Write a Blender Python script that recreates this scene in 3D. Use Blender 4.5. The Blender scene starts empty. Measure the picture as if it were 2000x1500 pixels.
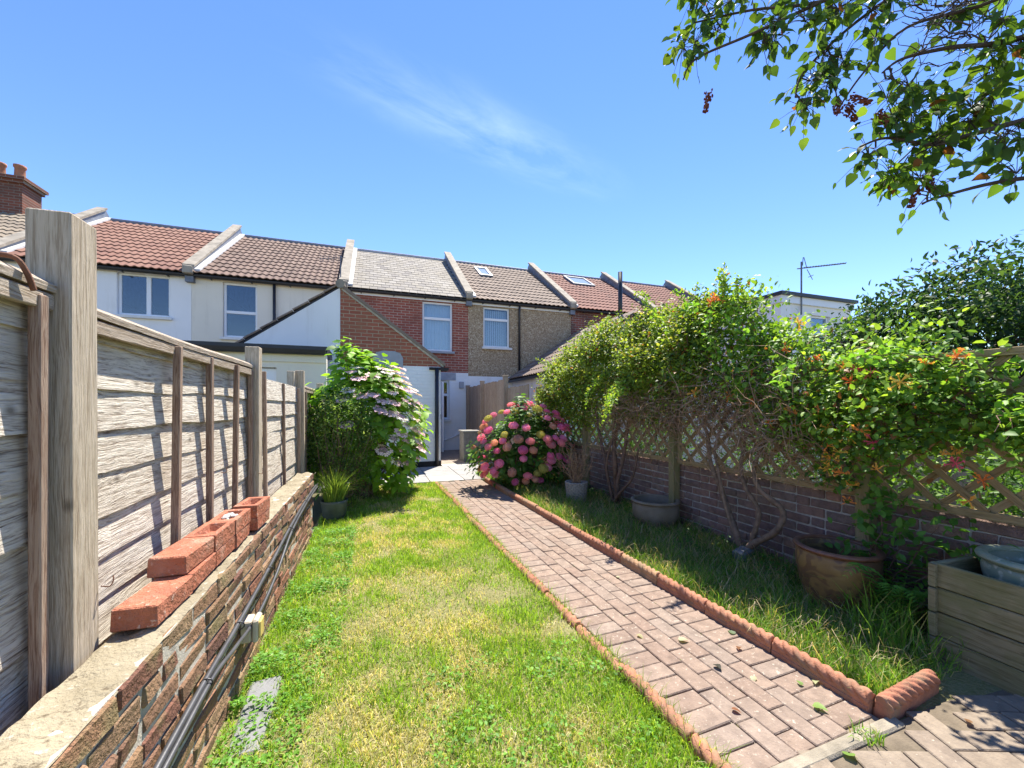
import bpy, math, random
import numpy as np
from mathutils import Vector, Matrix
random.seed(7)
RNG = np.random.default_rng(11)
R = math.radians
scene = bpy.context.scene
COL = scene.collection

# ------------------------------------------------------------------ camera, sky, sun, exposure
CAM_H = 1.32
YAW = R(19.3)
cam_d = bpy.data.cameras.new("camera")
cam = bpy.data.objects.new("camera", cam_d)
COL.objects.link(cam)
cam.location = (0, 0, CAM_H)
cam.rotation_euler = (R(90), 0, -YAW)
cam_d.sensor_width = 36.0
cam_d.lens = 36.0 * 780 / 2000
cam_d.shift_y = 0.0225
cam_d.clip_start = 0.02
cam_d.clip_end = 3000
scene.camera = cam

SUN_EL, SUN_AZ = R(61), R(32)           # azimuth measured from +Y towards +X
SKY_STRENGTH = 0.15
world = bpy.data.worlds.new("World")
scene.world = world
world.use_nodes = True
wn = world.node_tree
wn.nodes.clear()
def wnode(t, **k):
    n = wn.nodes.new(t)
    for a, b in k.items():
        setattr(n, a, b)
    return n
w_out = wnode('ShaderNodeOutputWorld')
w_bg = wnode('ShaderNodeBackground')
w_sky = wnode('ShaderNodeTexSky', sky_type='NISHITA', sun_disc=False, sun_elevation=SUN_EL, sun_rotation=SUN_AZ,
              air_density=1.0, dust_density=0.0, ozone_density=2.5, altitude=0)
w_hsv = wnode('ShaderNodeHueSaturation')
w_hsv.inputs['Saturation'].default_value = 1.2
w_hsv.inputs['Value'].default_value = 0.69
w_hsv.inputs['Hue'].default_value = 0.514
w_tc = wnode('ShaderNodeTexCoord')
w_sep = wnode('ShaderNodeSeparateXYZ')
w_div = wnode('ShaderNodeVectorMath', operation='DIVIDE')
w_comb = wnode('ShaderNodeCombineXYZ')
w_zm = wnode('ShaderNodeMath', operation='MAXIMUM')
w_zm.inputs[1].default_value = 0.12
w_sub = wnode('ShaderNodeVectorMath', operation='SUBTRACT')       # thin wisps gathered in one drifting band of cloud
w_sub.inputs[1].default_value = (0.42, 1.42, 1.0)
w_rot = wnode('ShaderNodeMapping')
w_rot.inputs['Rotation'].default_value = (0, 0, R(-17))
w_map = wnode('ShaderNodeMapping')
w_map.inputs['Scale'].default_value = (1.3, 3.4, 1)
w_map.inputs['Rotation'].default_value = (0, 0, R(22))
w_n1 = wnode('ShaderNodeTexNoise')
w_n1.inputs['Scale'].default_value = 1.6
w_n1.inputs['Detail'].default_value = 9
w_n1.inputs['Roughness'].default_value = 0.6
w_n1.inputs['Distortion'].default_value = 0.35
w_ramp = wnode('ShaderNodeMapRange')
w_ramp.inputs['From Min'].default_value = 0.40
w_ramp.inputs['From Max'].default_value = 0.85
w_ramp.inputs['To Max'].default_value = 0.22
w_ramp.clamp = True
w_msc = wnode('ShaderNodeVectorMath', operation='MULTIPLY')
w_msc.inputs[1].default_value = (1.15, 4.2, 0.0)
w_len = wnode('ShaderNodeVectorMath', operation='LENGTH')
w_msk = wnode('ShaderNodeMapRange')
w_msk.inputs['From Min'].default_value = 1.0
w_msk.inputs['From Max'].default_value = 0.0
w_msk.interpolation_type = 'SMOOTHSTEP'
w_mul = wnode('ShaderNodeMath', operation='MULTIPLY')
w_mix = wnode('ShaderNodeMix', data_type='RGBA')
w_mix.inputs[7].default_value = (5.6, 6.2, 7.2, 1)
L = wn.links.new
L(w_tc.outputs['Generated'], w_sep.inputs[0])
L(w_sep.outputs['Z'], w_zm.inputs[0])
for i in range(3):
    L(w_zm.outputs[0], w_comb.inputs[i])
L(w_tc.outputs['Generated'], w_div.inputs[0])
L(w_comb.outputs[0], w_div.inputs[1])
L(w_div.outputs[0], w_sub.inputs[0])
L(w_sub.outputs[0], w_rot.inputs[0])
L(w_rot.outputs[0], w_map.inputs[0])
L(w_rot.outputs[0], w_msc.inputs[0])
L(w_msc.outputs[0], w_len.inputs[0])
L(w_len.outputs['Value'], w_msk.inputs['Value'])
L(w_map.outputs[0], w_n1.inputs['Vector'])
L(w_n1.outputs[0], w_ramp.inputs['Value'])
L(w_sky.outputs[0], w_hsv.inputs['Color'])
L(w_hsv.outputs[0], w_mix.inputs[6])
L(w_ramp.outputs[0], w_mul.inputs[0])
L(w_msk.outputs[0], w_mul.inputs[1])
L(w_mul.outputs[0], w_mix.inputs[0])
L(w_mix.outputs[2], w_bg.inputs['Color'])
w_bg.inputs['Strength'].default_value = SKY_STRENGTH
L(w_bg.outputs[0], w_out.inputs['Surface'])

sun_d = bpy.data.lights.new("sun", 'SUN')
sun_d.energy = 4.5
sun_d.angle = R(0.53)
sun_d.color = (1.0, 0.94, 0.83)
sun = bpy.data.objects.new("sun", sun_d)
COL.objects.link(sun)
sun_dir = Vector((math.sin(SUN_AZ) * math.cos(SUN_EL), math.cos(SUN_AZ) * math.cos(SUN_EL), math.sin(SUN_EL)))
sun.rotation_euler = (-sun_dir).to_track_quat('-Z', 'Y').to_euler()
sun.location = (6, 9, 20)

scene.view_settings.view_transform = 'Standard'
scene.view_settings.look = 'None'
scene.view_settings.exposure = 1.42
scene.view_settings.gamma = 1.0
scene.view_settings.use_curve_mapping = False
scene.cycles.max_bounces = 7
scene.cycles.transparent_max_bounces = 12
scene.cycles.use_denoising = True

# ------------------------------------------------------------------ node helpers / materials
class NT:
    def __init__(s, name):
        s.m = bpy.data.materials.new(name)
        s.m.use_nodes = True
        s.t = s.m.node_tree
        s.t.nodes.clear()
        s.out = s.n('ShaderNodeOutputMaterial')
    def n(s, t, ins=None, **k):
        x = s.t.nodes.new(t)
        for a, b in k.items():
            setattr(x, a, b)
        for a, b in (ins or {}).items():
            if hasattr(b, 'is_output'):
                s.t.links.new(b, x.inputs[a])
            else:
                x.inputs[a].default_value = b
        return x
    def obj(s):
        return s.n('ShaderNodeTexCoord').outputs['Object']
    def info(s):
        return s.n('ShaderNodeObjectInfo')
    def shifted(s, scale=(1, 1, 1), rot=(0, 0, 0)):
        # object coordinates moved by a per-object random amount, so that repeats differ
        i = s.info()
        mul = s.n('ShaderNodeVectorMath', {0: i.outputs['Random'], 1: (37.0, 53.0, 71.0)}, operation='MULTIPLY')
        add = s.n('ShaderNodeVectorMath', {0: s.obj(), 1: mul.outputs[0]}, operation='ADD')
        mp = s.n('ShaderNodeMapping', {'Vector': add.outputs[0], 'Scale': scale, 'Rotation': rot})
        return mp.outputs[0]
    def noise(s, vec, scale, detail=4, rough=0.55, dist=0.0):
        return s.n('ShaderNodeTexNoise', {'Vector': vec, 'Scale': scale, 'Detail': detail, 'Roughness': rough, 'Distortion': dist}).outputs[0]
    def ramp(s, fac, stops, interp='LINEAR'):
        r = s.n('ShaderNodeValToRGB', {'Fac': fac})
        cr = r.color_ramp
        cr.interpolation = interp
        while len(cr.elements) < len(stops):
            cr.elements.new(0.5)
        for e, (p, c) in zip(cr.elements, stops):
            e.position = p
            e.color = c if len(c) == 4 else (*c, 1)
        return r.outputs[0]
    def mix(s, fac, a, b, mode='MIX'):
        x = s.n('ShaderNodeMix', data_type='RGBA', blend_type=mode)
        for i, v in ((0, fac), (6, a), (7, b)):
            if hasattr(v, 'is_output'):
                s.t.links.new(v, x.inputs[i])
            else:
                x.inputs[i].default_value = v if i == 0 or len(v) == 4 else (*v, 1)
        return x.outputs[2]
    def mr(s, v, a, b, c=0.0, d=1.0):
        return s.n('ShaderNodeMapRange', {'Value': v, 'From Min': a, 'From Max': b, 'To Min': c, 'To Max': d}).outputs[0]
    def math(s, op, a, b=0.0):
        return s.n('ShaderNodeMath', {0: a, 1: b}, operation=op).outputs[0]
    def bump(s, h, strength=0.5, dist=0.01, normal=None):
        d = {'Height': h, 'Strength': strength, 'Distance': dist}
        if normal is not None:
            d['Normal'] = normal
        return s.n('ShaderNodeBump', d).outputs[0]
    def principled(s, col, rough=0.8, normal=None, spec=0.3, metal=0.0):
        d = {'Base Color': col if hasattr(col, 'is_output') else (*col, 1), 'Roughness': rough, 'Specular IOR Level': spec, 'Metallic': metal}
        if normal is not None:
            d['Normal'] = normal
        p = s.n('ShaderNodeBsdfPrincipled', d)
        s.t.links.new(p.outputs[0], s.out.inputs['Surface'])
        return p
    def surface(s, sock):
        s.t.links.new(sock, s.out.inputs['Surface'])

MAT = {}
def reg(name):
    def deco(fn):
        t = NT(name)
        fn(t)
        MAT[name] = t.m
        return fn
    return deco

def plain(name, col, rough=0.6, var=0.12, scale=6, bump=0.15, spec=0.3, metal=0.0):
    t = NT(name)
    v = t.shifted()
    n = t.noise(v, scale, 5)
    n2 = t.noise(v, scale * 9, 3)
    c = t.mix(t.mr(n, 0.3, 0.7), tuple(x * (1 - var) for x in col), tuple(min(1, x * (1 + var)) for x in col))
    t.principled(c, rough, t.bump(n2, bump, 0.004), spec, metal)
    MAT[name] = t.m

def brick_piece(name, stops, fleck=(0.6, 0.55, 0.48), fleck_at=0.70, bump=0.9, moss=None, rough=0.9):
    t = NT(name)
    i = t.info()
    v = t.shifted()
    base = t.ramp(i.outputs['Random'], stops)
    n = t.noise(v, 14, 6, 0.65)
    c = t.mix(t.mr(n, 0.3, 0.75), base, t.mix(0.55, base, (0.05, 0.035, 0.03)))
    n3 = t.noise(v, 45, 4, 0.7)
    c = t.mix(t.mr(n3, fleck_at, fleck_at + 0.08, 0, 0.75), c, fleck)
    c = t.mix(t.mr(n3, 0.34, 0.26, 0, 0.6), c, (0.035, 0.025, 0.02))
    if moss:
        n4 = t.noise(v, 7, 4)
        c = t.mix(t.mr(n4, 0.52, 0.66, 0, 0.7), c, moss)
    h = t.mix(0.5, n, n3)
    t.principled(c, rough, t.bump(h, min(1.0, bump * 1.1), 0.035), 0.2)
    MAT[name] = t.m

brick_piece('old_brick', [(0.0, (0.36, 0.23, 0.12)), (0.22, (0.19, 0.095, 0.07)), (0.4, (0.36, 0.165, 0.10)), (0.55, (0.34, 0.24, 0.14)),
                          (0.72, (0.22, 0.10, 0.07)), (0.86, (0.40, 0.26, 0.15)), (1.0, (0.27, 0.13, 0.09))], moss=(0.24, 0.20, 0.10))
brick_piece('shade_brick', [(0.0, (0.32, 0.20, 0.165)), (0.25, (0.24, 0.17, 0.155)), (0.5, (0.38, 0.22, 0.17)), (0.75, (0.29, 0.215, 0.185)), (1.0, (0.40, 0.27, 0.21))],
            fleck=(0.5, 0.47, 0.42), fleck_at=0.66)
brick_piece('red_brick', [(0.0, (0.45, 0.15, 0.085)), (0.5, (0.50, 0.185, 0.11)), (1.0, (0.42, 0.135, 0.08))], fleck=(0.62, 0.46, 0.38), fleck_at=0.60, bump=0.9, moss=(0.50, 0.27, 0.19))
brick_piece('paver', [(0.0, (0.275, 0.20, 0.155)), (0.3, (0.315, 0.232, 0.178)), (0.55, (0.295, 0.23, 0.185)), (0.8, (0.33, 0.25, 0.195)), (1.0, (0.285, 0.202, 0.155))],
            fleck=(0.50, 0.44, 0.36), fleck_at=0.60, bump=0.35)
brick_piece('grey_paver', [(0.0, (0.28, 0.225, 0.17)), (0.5, (0.32, 0.26, 0.195)), (1.0, (0.26, 0.205, 0.165))], fleck=(0.6, 0.55, 0.45), fleck_at=0.66, bump=0.35)
brick_piece('terracotta', [(0.0, (0.46, 0.20, 0.12)), (0.5, (0.50, 0.235, 0.14)), (0.8, (0.42, 0.17, 0.105)), (1.0, (0.49, 0.29, 0.16))], fleck=(0.55, 0.42, 0.33), fleck_at=0.68,
            bump=0.35, moss=(0.27, 0.19, 0.12))
plain('mortar', (0.46, 0.42, 0.36), 0.95, 0.3, 18, 0.8)
plain('dark_mortar', (0.42, 0.39, 0.35), 0.95, 0.3, 18, 0.8)
plain('path_joint', (0.24, 0.20, 0.15), 0.95, 0.4, 25, 0.8)
plain('apron_joint', (0.15, 0.12, 0.085), 0.95, 0.3, 14, 0.8)
plain('apron_strip', (0.27, 0.235, 0.18), 0.95, 0.25, 16, 0.9)
plain('white_pvc', (0.80, 0.81, 0.83), 0.35, 0.03, 3, 0.02, 0.45)
plain('black_plastic', (0.022, 0.022, 0.026), 0.42, 0.2, 8, 0.05, 0.45)
plain('cable_black', (0.055, 0.055, 0.06), 0.42, 0.3, 14, 0.1, 0.5)
plain('beige_plastic', (0.50, 0.43, 0.33), 0.5, 0.1, 12, 0.1)
plain('amber_lens', (0.66, 0.47, 0.16), 0.3, 0.15, 12, 0.1, 0.5)
plain('lead', (0.17, 0.19, 0.23), 0.55, 0.25, 6, 0.3)
plain('flashing', (0.62, 0.62, 0.62), 0.6, 0.15, 6, 0.2)
plain('coping', (0.32, 0.28, 0.22), 0.9, 0.3, 5, 0.6)
plain('grey_sill', (0.34, 0.35, 0.38), 0.8, 0.12, 8, 0.3)
plain('white_sill', (0.72, 0.71, 0.69), 0.7, 0.06, 8, 0.1)
plain('plinth_black', (0.035, 0.03, 0.03), 0.8, 0.3, 8, 0.3)
plain('curtain', (0.74, 0.77, 0.80), 0.9, 0.05, 5, 0.05)
plain('room_dark', (0.05, 0.05, 0.06), 0.9, 0.1, 3, 0.05)
plain('slab_grey', (0.29, 0.28, 0.27), 0.9, 0.14, 7, 0.4)
plain('slab_pale', (0.40, 0.38, 0.34), 0.9, 0.1, 7, 0.3)
plain('slab_brown', (0.27, 0.22, 0.18), 0.9, 0.2, 9, 0.4)
plain('pot_soil', (0.05, 0.04, 0.03), 0.95, 0.4, 30, 0.9)
plain('bark', (0.22, 0.15, 0.105), 0.9, 0.35, 22, 0.9)
plain('bark_dark', (0.085, 0.065, 0.055), 0.9, 0.3, 22, 0.8)
plain('rose_stem', (0.17, 0.105, 0.075), 0.85, 0.35, 24, 0.8)
plain('dead_twig', (0.38, 0.25, 0.165), 0.9, 0.3, 20, 0.3)
plain('stone_grey', (0.20, 0.20, 0.20), 0.9, 0.2, 9, 0.6)
plain('mortar_lump', (0.62, 0.60, 0.56), 0.95, 0.15, 30, 0.9)
plain('aerial_metal', (0.16, 0.16, 0.17), 0.45, 0.2, 10, 0.05, 0.5, 0.6)
plain('rust', (0.16, 0.07, 0.04), 0.8, 0.3, 20, 0.4)
plain('grey_box_wood', (0.22, 0.21, 0.19), 0.9, 0.2, 10, 0.4)

@reg('white_paint_brick')
def _(t):
    v = t.obj()
    mp = t.n('ShaderNodeMapping', {'Vector': v, 'Rotation': (R(90), 0, 0)}).outputs[0]
    b = t.n('ShaderNodeTexBrick', {'Vector': mp, 'Scale': 1.0, 'Mortar Size': 0.006, 'Mortar Smooth': 0.4, 'Brick Width': 0.225, 'Row Height': 0.075,
                                   'Color1': (1, 1, 1, 1), 'Color2': (0.8, 0.8, 0.8, 1), 'Mortar': (0, 0, 0, 1)}).outputs[0]
    n = t.noise(v, 3, 5)
    c = t.mix(t.mr(n, 0.35, 0.75), (0.86, 0.86, 0.85), (0.79, 0.78, 0.76))
    t.principled(c, 0.75, t.bump(b, 0.6, 0.012), 0.25)
@reg('white_render')
def _(t):
    v = t.obj()
    n, n2 = t.noise(v, 1.3, 5), t.noise(v, 60, 4)
    c = t.mix(t.mr(n, 0.35, 0.75), (0.86, 0.85, 0.84), (0.80, 0.79, 0.77))
    st_ = t.noise(t.n('ShaderNodeMapping', {'Vector': v, 'Scale': (5, 5, 0.7)}).outputs[0], 1.0, 6, 0.65)
    c = t.mix(t.mr(st_, 0.54, 0.74, 0, 0.42), c, (0.60, 0.57, 0.52))
    t.principled(c, 0.85, t.bump(n2, 0.25, 0.006), 0.2)
@reg('cream_render')
def _(t):
    v = t.obj()
    n, n2 = t.noise(v, 1.3, 5), t.noise(v, 60, 4)
    c = t.mix(t.mr(n, 0.35, 0.75), (0.80, 0.74, 0.62), (0.74, 0.68, 0.57))
    st_ = t.noise(t.n('ShaderNodeMapping', {'Vector': v, 'Scale': (5, 5, 0.7)}).outputs[0], 1.0, 6, 0.65)
    c = t.mix(t.mr(st_, 0.54, 0.74, 0, 0.42), c, (0.56, 0.50, 0.40))
    t.principled(c, 0.85, t.bump(n2, 0.25, 0.006), 0.2)
@reg('pebble_dash')
def _(t):
    v = t.obj()
    vo = t.n('ShaderNodeTexVoronoi', {'Vector': v, 'Scale': 42.0})
    n = t.noise(v, 1.6, 5)
    rnd = t.n('ShaderNodeSeparateColor', {0: vo.outputs['Color']}).outputs[0]
    c = t.ramp(rnd, [(0, (0.22, 0.15, 0.09)), (0.35, (0.36, 0.265, 0.165)), (0.7, (0.47, 0.36, 0.235)), (1, (0.64, 0.54, 0.40))])
    c = t.mix(t.mr(n, 0.35, 0.7, 0, 0.35), c, (0.30, 0.22, 0.14))
    t.principled(c, 0.9, t.bump(vo.outputs['Distance'], 0.8, 0.02), 0.2)

def house_brick(name, c1, c2, mort, patch):
    t = NT(name)
    v = t.obj()
    mp = t.n('ShaderNodeMapping', {'Vector': v, 'Rotation': (R(90), 0, 0)}).outputs[0]
    args = {'Vector': mp, 'Scale': 1.0, 'Mortar Size': 0.009, 'Mortar Smooth': 0.15, 'Brick Width': 0.225, 'Row Height': 0.075, 'Bias': -0.1}
    b = t.n('ShaderNodeTexBrick', {**args, 'Color1': (*c1, 1), 'Color2': (*c2, 1), 'Mortar': (*mort, 1)})
    n = t.noise(v, 2.2, 6)
    n2 = t.noise(v, 70, 3)
    c = t.mix(t.mr(n, 0.45, 0.7, 0, 0.65), b.outputs[0], patch)
    h = t.mix(0.3, t.math('SUBTRACT', 1.0, b.outputs['Fac']), n2)
    t.principled(c, 0.9, t.bump(h, 0.8, 0.012), 0.2)
    MAT[name] = t.m
house_brick('house_brick', (0.36, 0.105, 0.07), (0.27, 0.075, 0.055), (0.46, 0.36, 0.28), (0.20, 0.075, 0.055))
house_brick('house_brick_dark', (0.27, 0.085, 0.06), (0.13, 0.065, 0.05), (0.34, 0.27, 0.22), (0.10, 0.06, 0.05))
house_brick('gable_brick', (0.37, 0.12, 0.075), (0.30, 0.095, 0.06), (0.42, 0.30, 0.20), (0.30, 0.15, 0.085))
house_brick('chimney_brick', (0.24, 0.085, 0.055), (0.16, 0.065, 0.045), (0.25, 0.2, 0.16), (0.11, 0.07, 0.055))

def roof_tile_mat(name, stops, lichen=(0.5, 0.46, 0.38)):
    t = NT(name)
    i = t.info()
    v = t.shifted()
    base = t.ramp(i.outputs['Random'], stops)
    n = t.noise(v, 9, 5)
    n2 = t.noise(v, 40, 4, 0.7)
    c = t.mix(t.mr(n, 0.4, 0.75, 0, 0.5), base, t.mix(0.5, base, (0.05, 0.04, 0.035)))
    c = t.mix(t.mr(n2, 0.64, 0.74, 0, 0.55), c, lichen)
    t.principled(c, 0.85, t.bump(n2, 0.4, 0.01), 0.25)
    MAT[name] = t.m
roof_tile_mat('tile_red', [(0, (0.23, 0.11, 0.078)), (0.5, (0.265, 0.135, 0.095)), (1, (0.20, 0.095, 0.07))])
roof_tile_mat('tile_brown', [(0, (0.165, 0.105, 0.082)), (0.5, (0.20, 0.13, 0.10)), (1, (0.14, 0.09, 0.07))])
roof_tile_mat('tile_grey', [(0, (0.25, 0.20, 0.15)), (0.5, (0.30, 0.245, 0.18)), (1, (0.21, 0.17, 0.13))])
roof_tile_mat('tile_taupe', [(0, (0.23, 0.17, 0.13)), (0.5, (0.28, 0.21, 0.16)), (1, (0.19, 0.14, 0.11))])
roof_tile_mat('tile_maroon', [(0, (0.24, 0.105, 0.08)), (0.5, (0.28, 0.125, 0.09)), (1, (0.20, 0.09, 0.07))])
roof_tile_mat('slate', [(0, (0.24, 0.215, 0.18)), (0.3, (0.30, 0.27, 0.225)), (0.6, (0.27, 0.24, 0.19)), (0.8, (0.34, 0.31, 0.265)), (1, (0.20, 0.18, 0.16))], (0.52, 0.48, 0.40))

def wood_mat(name, dark, mid, light, axis, freq=1.0, green=None, bump=0.8, knots=True, tint=None, wobble=0.045):
    # long grain along `axis` (0 x, 1 y, 2 z) of the object
    t = NT(name)
    sc = [105.0 * freq] * 3
    sc[axis] = 4.2
    v0 = t.shifted()
    wob = t.noise(t.shifted(tuple(7.0 if k != axis else 3.0 for k in range(3))), 1.0, 2)
    wv = t.n('ShaderNodeVectorMath', {0: t.n('ShaderNodeCombineXYZ', {k: wob for k in range(3) if k != axis}).outputs[0], 1: (wobble, wobble, wobble)}, operation='MULTIPLY').outputs[0]
    vv = t.n('ShaderNodeVectorMath', {0: v0, 1: wv}, operation='ADD').outputs[0]
    mp = t.n('ShaderNodeMapping', {'Vector': vv, 'Scale': tuple(sc)}).outputs[0]
    g = t.noise(mp, 1.0, 5, 0.7)
    g2 = t.noise(mp, 3.3, 3, 0.6)
    big = t.noise(v0, 3.2, 4)
    rnd = t.info().outputs['Random']
    gg = t.mix(0.35, g, g2)
    c = t.ramp(gg, [(0.36, dark), (0.45, mid), (0.53, light), (0.66, tuple(min(1, x * 1.12) for x in light))])
    c = t.mix(t.mr(big, 0.4, 0.75, 0, 0.5), c, t.mix(0.5, c, mid))
    c = t.mix(t.mr(rnd, 0, 1, 0, 0.28), c, t.mix(1.0, c, mid, 'MULTIPLY'))
    if tint:
        c = t.mix(t.mr(t.noise(v0, 2.1, 3), 0.45, 0.7, 0, 0.6), c, tint)
    if knots:
        ks = [3.2] * 3
        ks[axis] = 2.2
        ks = [k * 1.6 for k in ks]
        vk = t.n('ShaderNodeTexVoronoi', {'Vector': t.n('ShaderNodeMapping', {'Vector': vv, 'Scale': tuple(ks)}).outputs[0], 'Scale': 1.0})
        k = t.mr(vk.outputs['Distance'], 0.085, 0.02)
        c = t.mix(t.math('MULTIPLY', k, 0.7), c, tuple(x * 0.45 for x in dark))
    if green:
        gn = t.noise(v0, 4.5, 5, 0.6)
        c = t.mix(t.mr(gn, 0.42, 0.62, 0, 0.65), c, green)
    t.principled(c, 0.88, t.bump(gg, bump, 0.012), 0.2)
    MAT[name] = t.m
wood_mat('fence_slat', (0.17, 0.125, 0.09), (0.50, 0.43, 0.35), (0.74, 0.68, 0.58), 1, 1.0, bump=1.0)
wood_mat('fence_post', (0.27, 0.21, 0.145), (0.42, 0.345, 0.25), (0.56, 0.48, 0.37), 2, 1.2, bump=0.6, knots=True, wobble=0.025)
wood_mat('fence_batten', (0.15, 0.085, 0.055), (0.28, 0.18, 0.125), (0.40, 0.30, 0.225), 2, 1.3, bump=0.6, knots=False)
wood_mat('fence_cap', (0.18, 0.12, 0.08), (0.36, 0.285, 0.21), (0.50, 0.43, 0.35), 1, 1.2, bump=0.8, knots=False)
wood_mat('trellis_wood', (0.16, 0.11, 0.055), (0.28, 0.20, 0.105), (0.37, 0.275, 0.155), 0, 1.0, bump=0.4, knots=False)
wood_mat('trellis_rail', (0.17, 0.12, 0.06), (0.29, 0.21, 0.11), (0.38, 0.285, 0.16), 1, 1.0, bump=0.4, knots=False)
wood_mat('trellis_post', (0.17, 0.135, 0.07), (0.29, 0.235, 0.125), (0.36, 0.30, 0.17), 2, 1.0, green=(0.19, 0.20, 0.09), bump=0.4, knots=False)
wood_mat('board_fence', (0.20, 0.135, 0.095), (0.36, 0.26, 0.185), (0.48, 0.37, 0.275), 2, 1.0, bump=0.5, knots=False)
wood_mat('planter_wood', (0.10, 0.085, 0.05), (0.20, 0.17, 0.10), (0.27, 0.235, 0.15), 1, 0.6, green=(0.14, 0.145, 0.06), bump=0.4, wobble=0.02)

@reg('wall_top_mortar')
def _(t):
    v = t.obj()
    n, n2, n3 = t.noise(v, 5, 5), t.noise(v, 28, 5, 0.7), t.noise(v, 90, 3)
    c = t.mix(t.mr(n, 0.35, 0.7), (0.24, 0.205, 0.14), (0.34, 0.295, 0.21))
    c = t.mix(t.mr(n2, 0.60, 0.70, 0, 0.8), c, (0.52, 0.49, 0.42))
    c = t.mix(t.mr(n2, 0.43, 0.35, 0, 0.85), c, (0.11, 0.085, 0.055))
    t.principled(c, 0.95, t.bump(t.mix(0.4, n2, n3), 0.9, 0.02), 0.15)
@reg('soil_lawn')
def _(t):
    v = t.obj()
    n, n2 = t.noise(v, 2.3, 5), t.noise(v, 55, 4, 0.7)
    c = t.mix(t.mr(n, 0.35, 0.7), (0.22, 0.20, 0.09), (0.36, 0.31, 0.17))
    c = t.mix(t.mr(n2, 0.35, 0.65), c, (0.20, 0.20, 0.075))
    t.principled(c, 0.95, t.bump(n2, 1.0, 0.02), 0.1)
@reg('ground_far')
def _(t):
    v = t.obj()
    n, n2 = t.noise(v, 0.8, 5), t.noise(v, 30, 4, 0.7)
    c = t.mix(t.mr(n, 0.35, 0.7), (0.10, 0.10, 0.05), (0.16, 0.13, 0.08))
    t.principled(c, 0.95, t.bump(n2, 0.8, 0.02), 0.1)
@reg('glass')
def _(t):
    g = t.n('ShaderNodeBsdfGlossy', {'Color': (0.9, 0.95, 1.0, 1), 'Roughness': 0.02})
    tr = t.n('ShaderNodeBsdfTransparent', {'Color': (0.80, 0.86, 0.90, 1)})
    fr = t.n('ShaderNodeLayerWeight', {'Blend': 0.22})
    fac = t.mr(fr.outputs['Fresnel'], 0, 1, 0.07, 0.9)
    m = t.n('ShaderNodeMixShader', {0: fac, 1: tr.outputs[0], 2: g.outputs[0]})
    t.surface(m.outputs[0])

def leaf_mat(name, src, rough=0.52, trans=0.40, spec=0.28):
    t = NT(name)
    if src == 'attr':
        c = t.n('ShaderNodeAttribute', attribute_name='Col').outputs['Color']
    else:
        c = t.info().outputs['Color']
    p = t.n('ShaderNodeBsdfPrincipled', {'Base Color': c, 'Roughness': rough, 'Specular IOR Level': spec})
    tc = t.mix(1.0, c, (1.75, 1.65, 0.7), 'MULTIPLY')
    tr = t.n('ShaderNodeBsdfTranslucent', {'Color': tc})
    m = t.n('ShaderNodeMixShader', {0: trans, 1: p.outputs[0], 2: tr.outputs[0]})
    t.surface(m.outputs[0])
    MAT[name] = t.m
leaf_mat('leaf', 'attr')
leaf_mat('leaf_single', 'obj')
leaf_mat('grass', 'attr', 0.55, 0.38, 0.3)
leaf_mat('petal', 'obj', 0.7, 0.25, 0.2)
leaf_mat('petal_attr', 'attr', 0.7, 0.3, 0.2)

@reg('glazed_green')
def _(t):
    v = t.obj()
    n, n2 = t.noise(v, 6, 5), t.noise(v, 30, 4)
    c = t.mix(t.mr(n, 0.35, 0.65), (0.17, 0.23, 0.17), (0.34, 0.33, 0.22))
    c = t.mix(t.mr(n2, 0.55, 0.7), c, (0.45, 0.46, 0.36))
    t.principled(c, 0.3, t.bump(n2, 0.2, 0.005), 0.5)
@reg('stoneware')
def _(t):
    v = t.obj()
    n, n2 = t.noise(v, 5, 5), t.noise(v, 30, 4)
    c = t.mix(t.mr(n, 0.35, 0.65), (0.18, 0.145, 0.10), (0.24, 0.20, 0.155))
    t.principled(c, 0.75, t.bump(n2, 0.3, 0.006), 0.25)
@reg('ochre_glaze')
def _(t):
    v = t.obj()
    w = t.noise(v, 9, 1, 0.4, 1.6)
    n = t.noise(v, 8, 4)
    c = t.mix(t.mr(w, 0.46, 0.54), (0.15, 0.085, 0.045), (0.25, 0.155, 0.06))
    c = t.mix(t.mr(n, 0.45, 0.7, 0, 0.5), c, (0.13, 0.07, 0.04))
    t.principled(c, 0.45, t.bump(w, 0.5, 0.012), 0.4)
@reg('brown_glaze')
def _(t):
    v = t.obj()
    n = t.noise(v, 9, 4)
    c = t.mix(t.mr(n, 0.4, 0.65), (0.14, 0.06, 0.035), (0.22, 0.10, 0.055))
    t.principled(c, 0.4, None, 0.45)
plain('dark_pot', (0.07, 0.085, 0.075), 0.5, 0.3, 9, 0.2)
@reg('basket_white')
def _(t):
    v = t.obj()
    n = t.noise(v, 12, 4)
    c = t.mix(t.mr(n, 0.4, 0.65), (0.36, 0.32, 0.28), (0.27, 0.235, 0.205))
    t.principled(c, 0.85, None, 0.2)
@reg('skylight_glass')
def _(t):
    t.principled((0.30, 0.36, 0.42), 0.06, None, 0.9)

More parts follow.
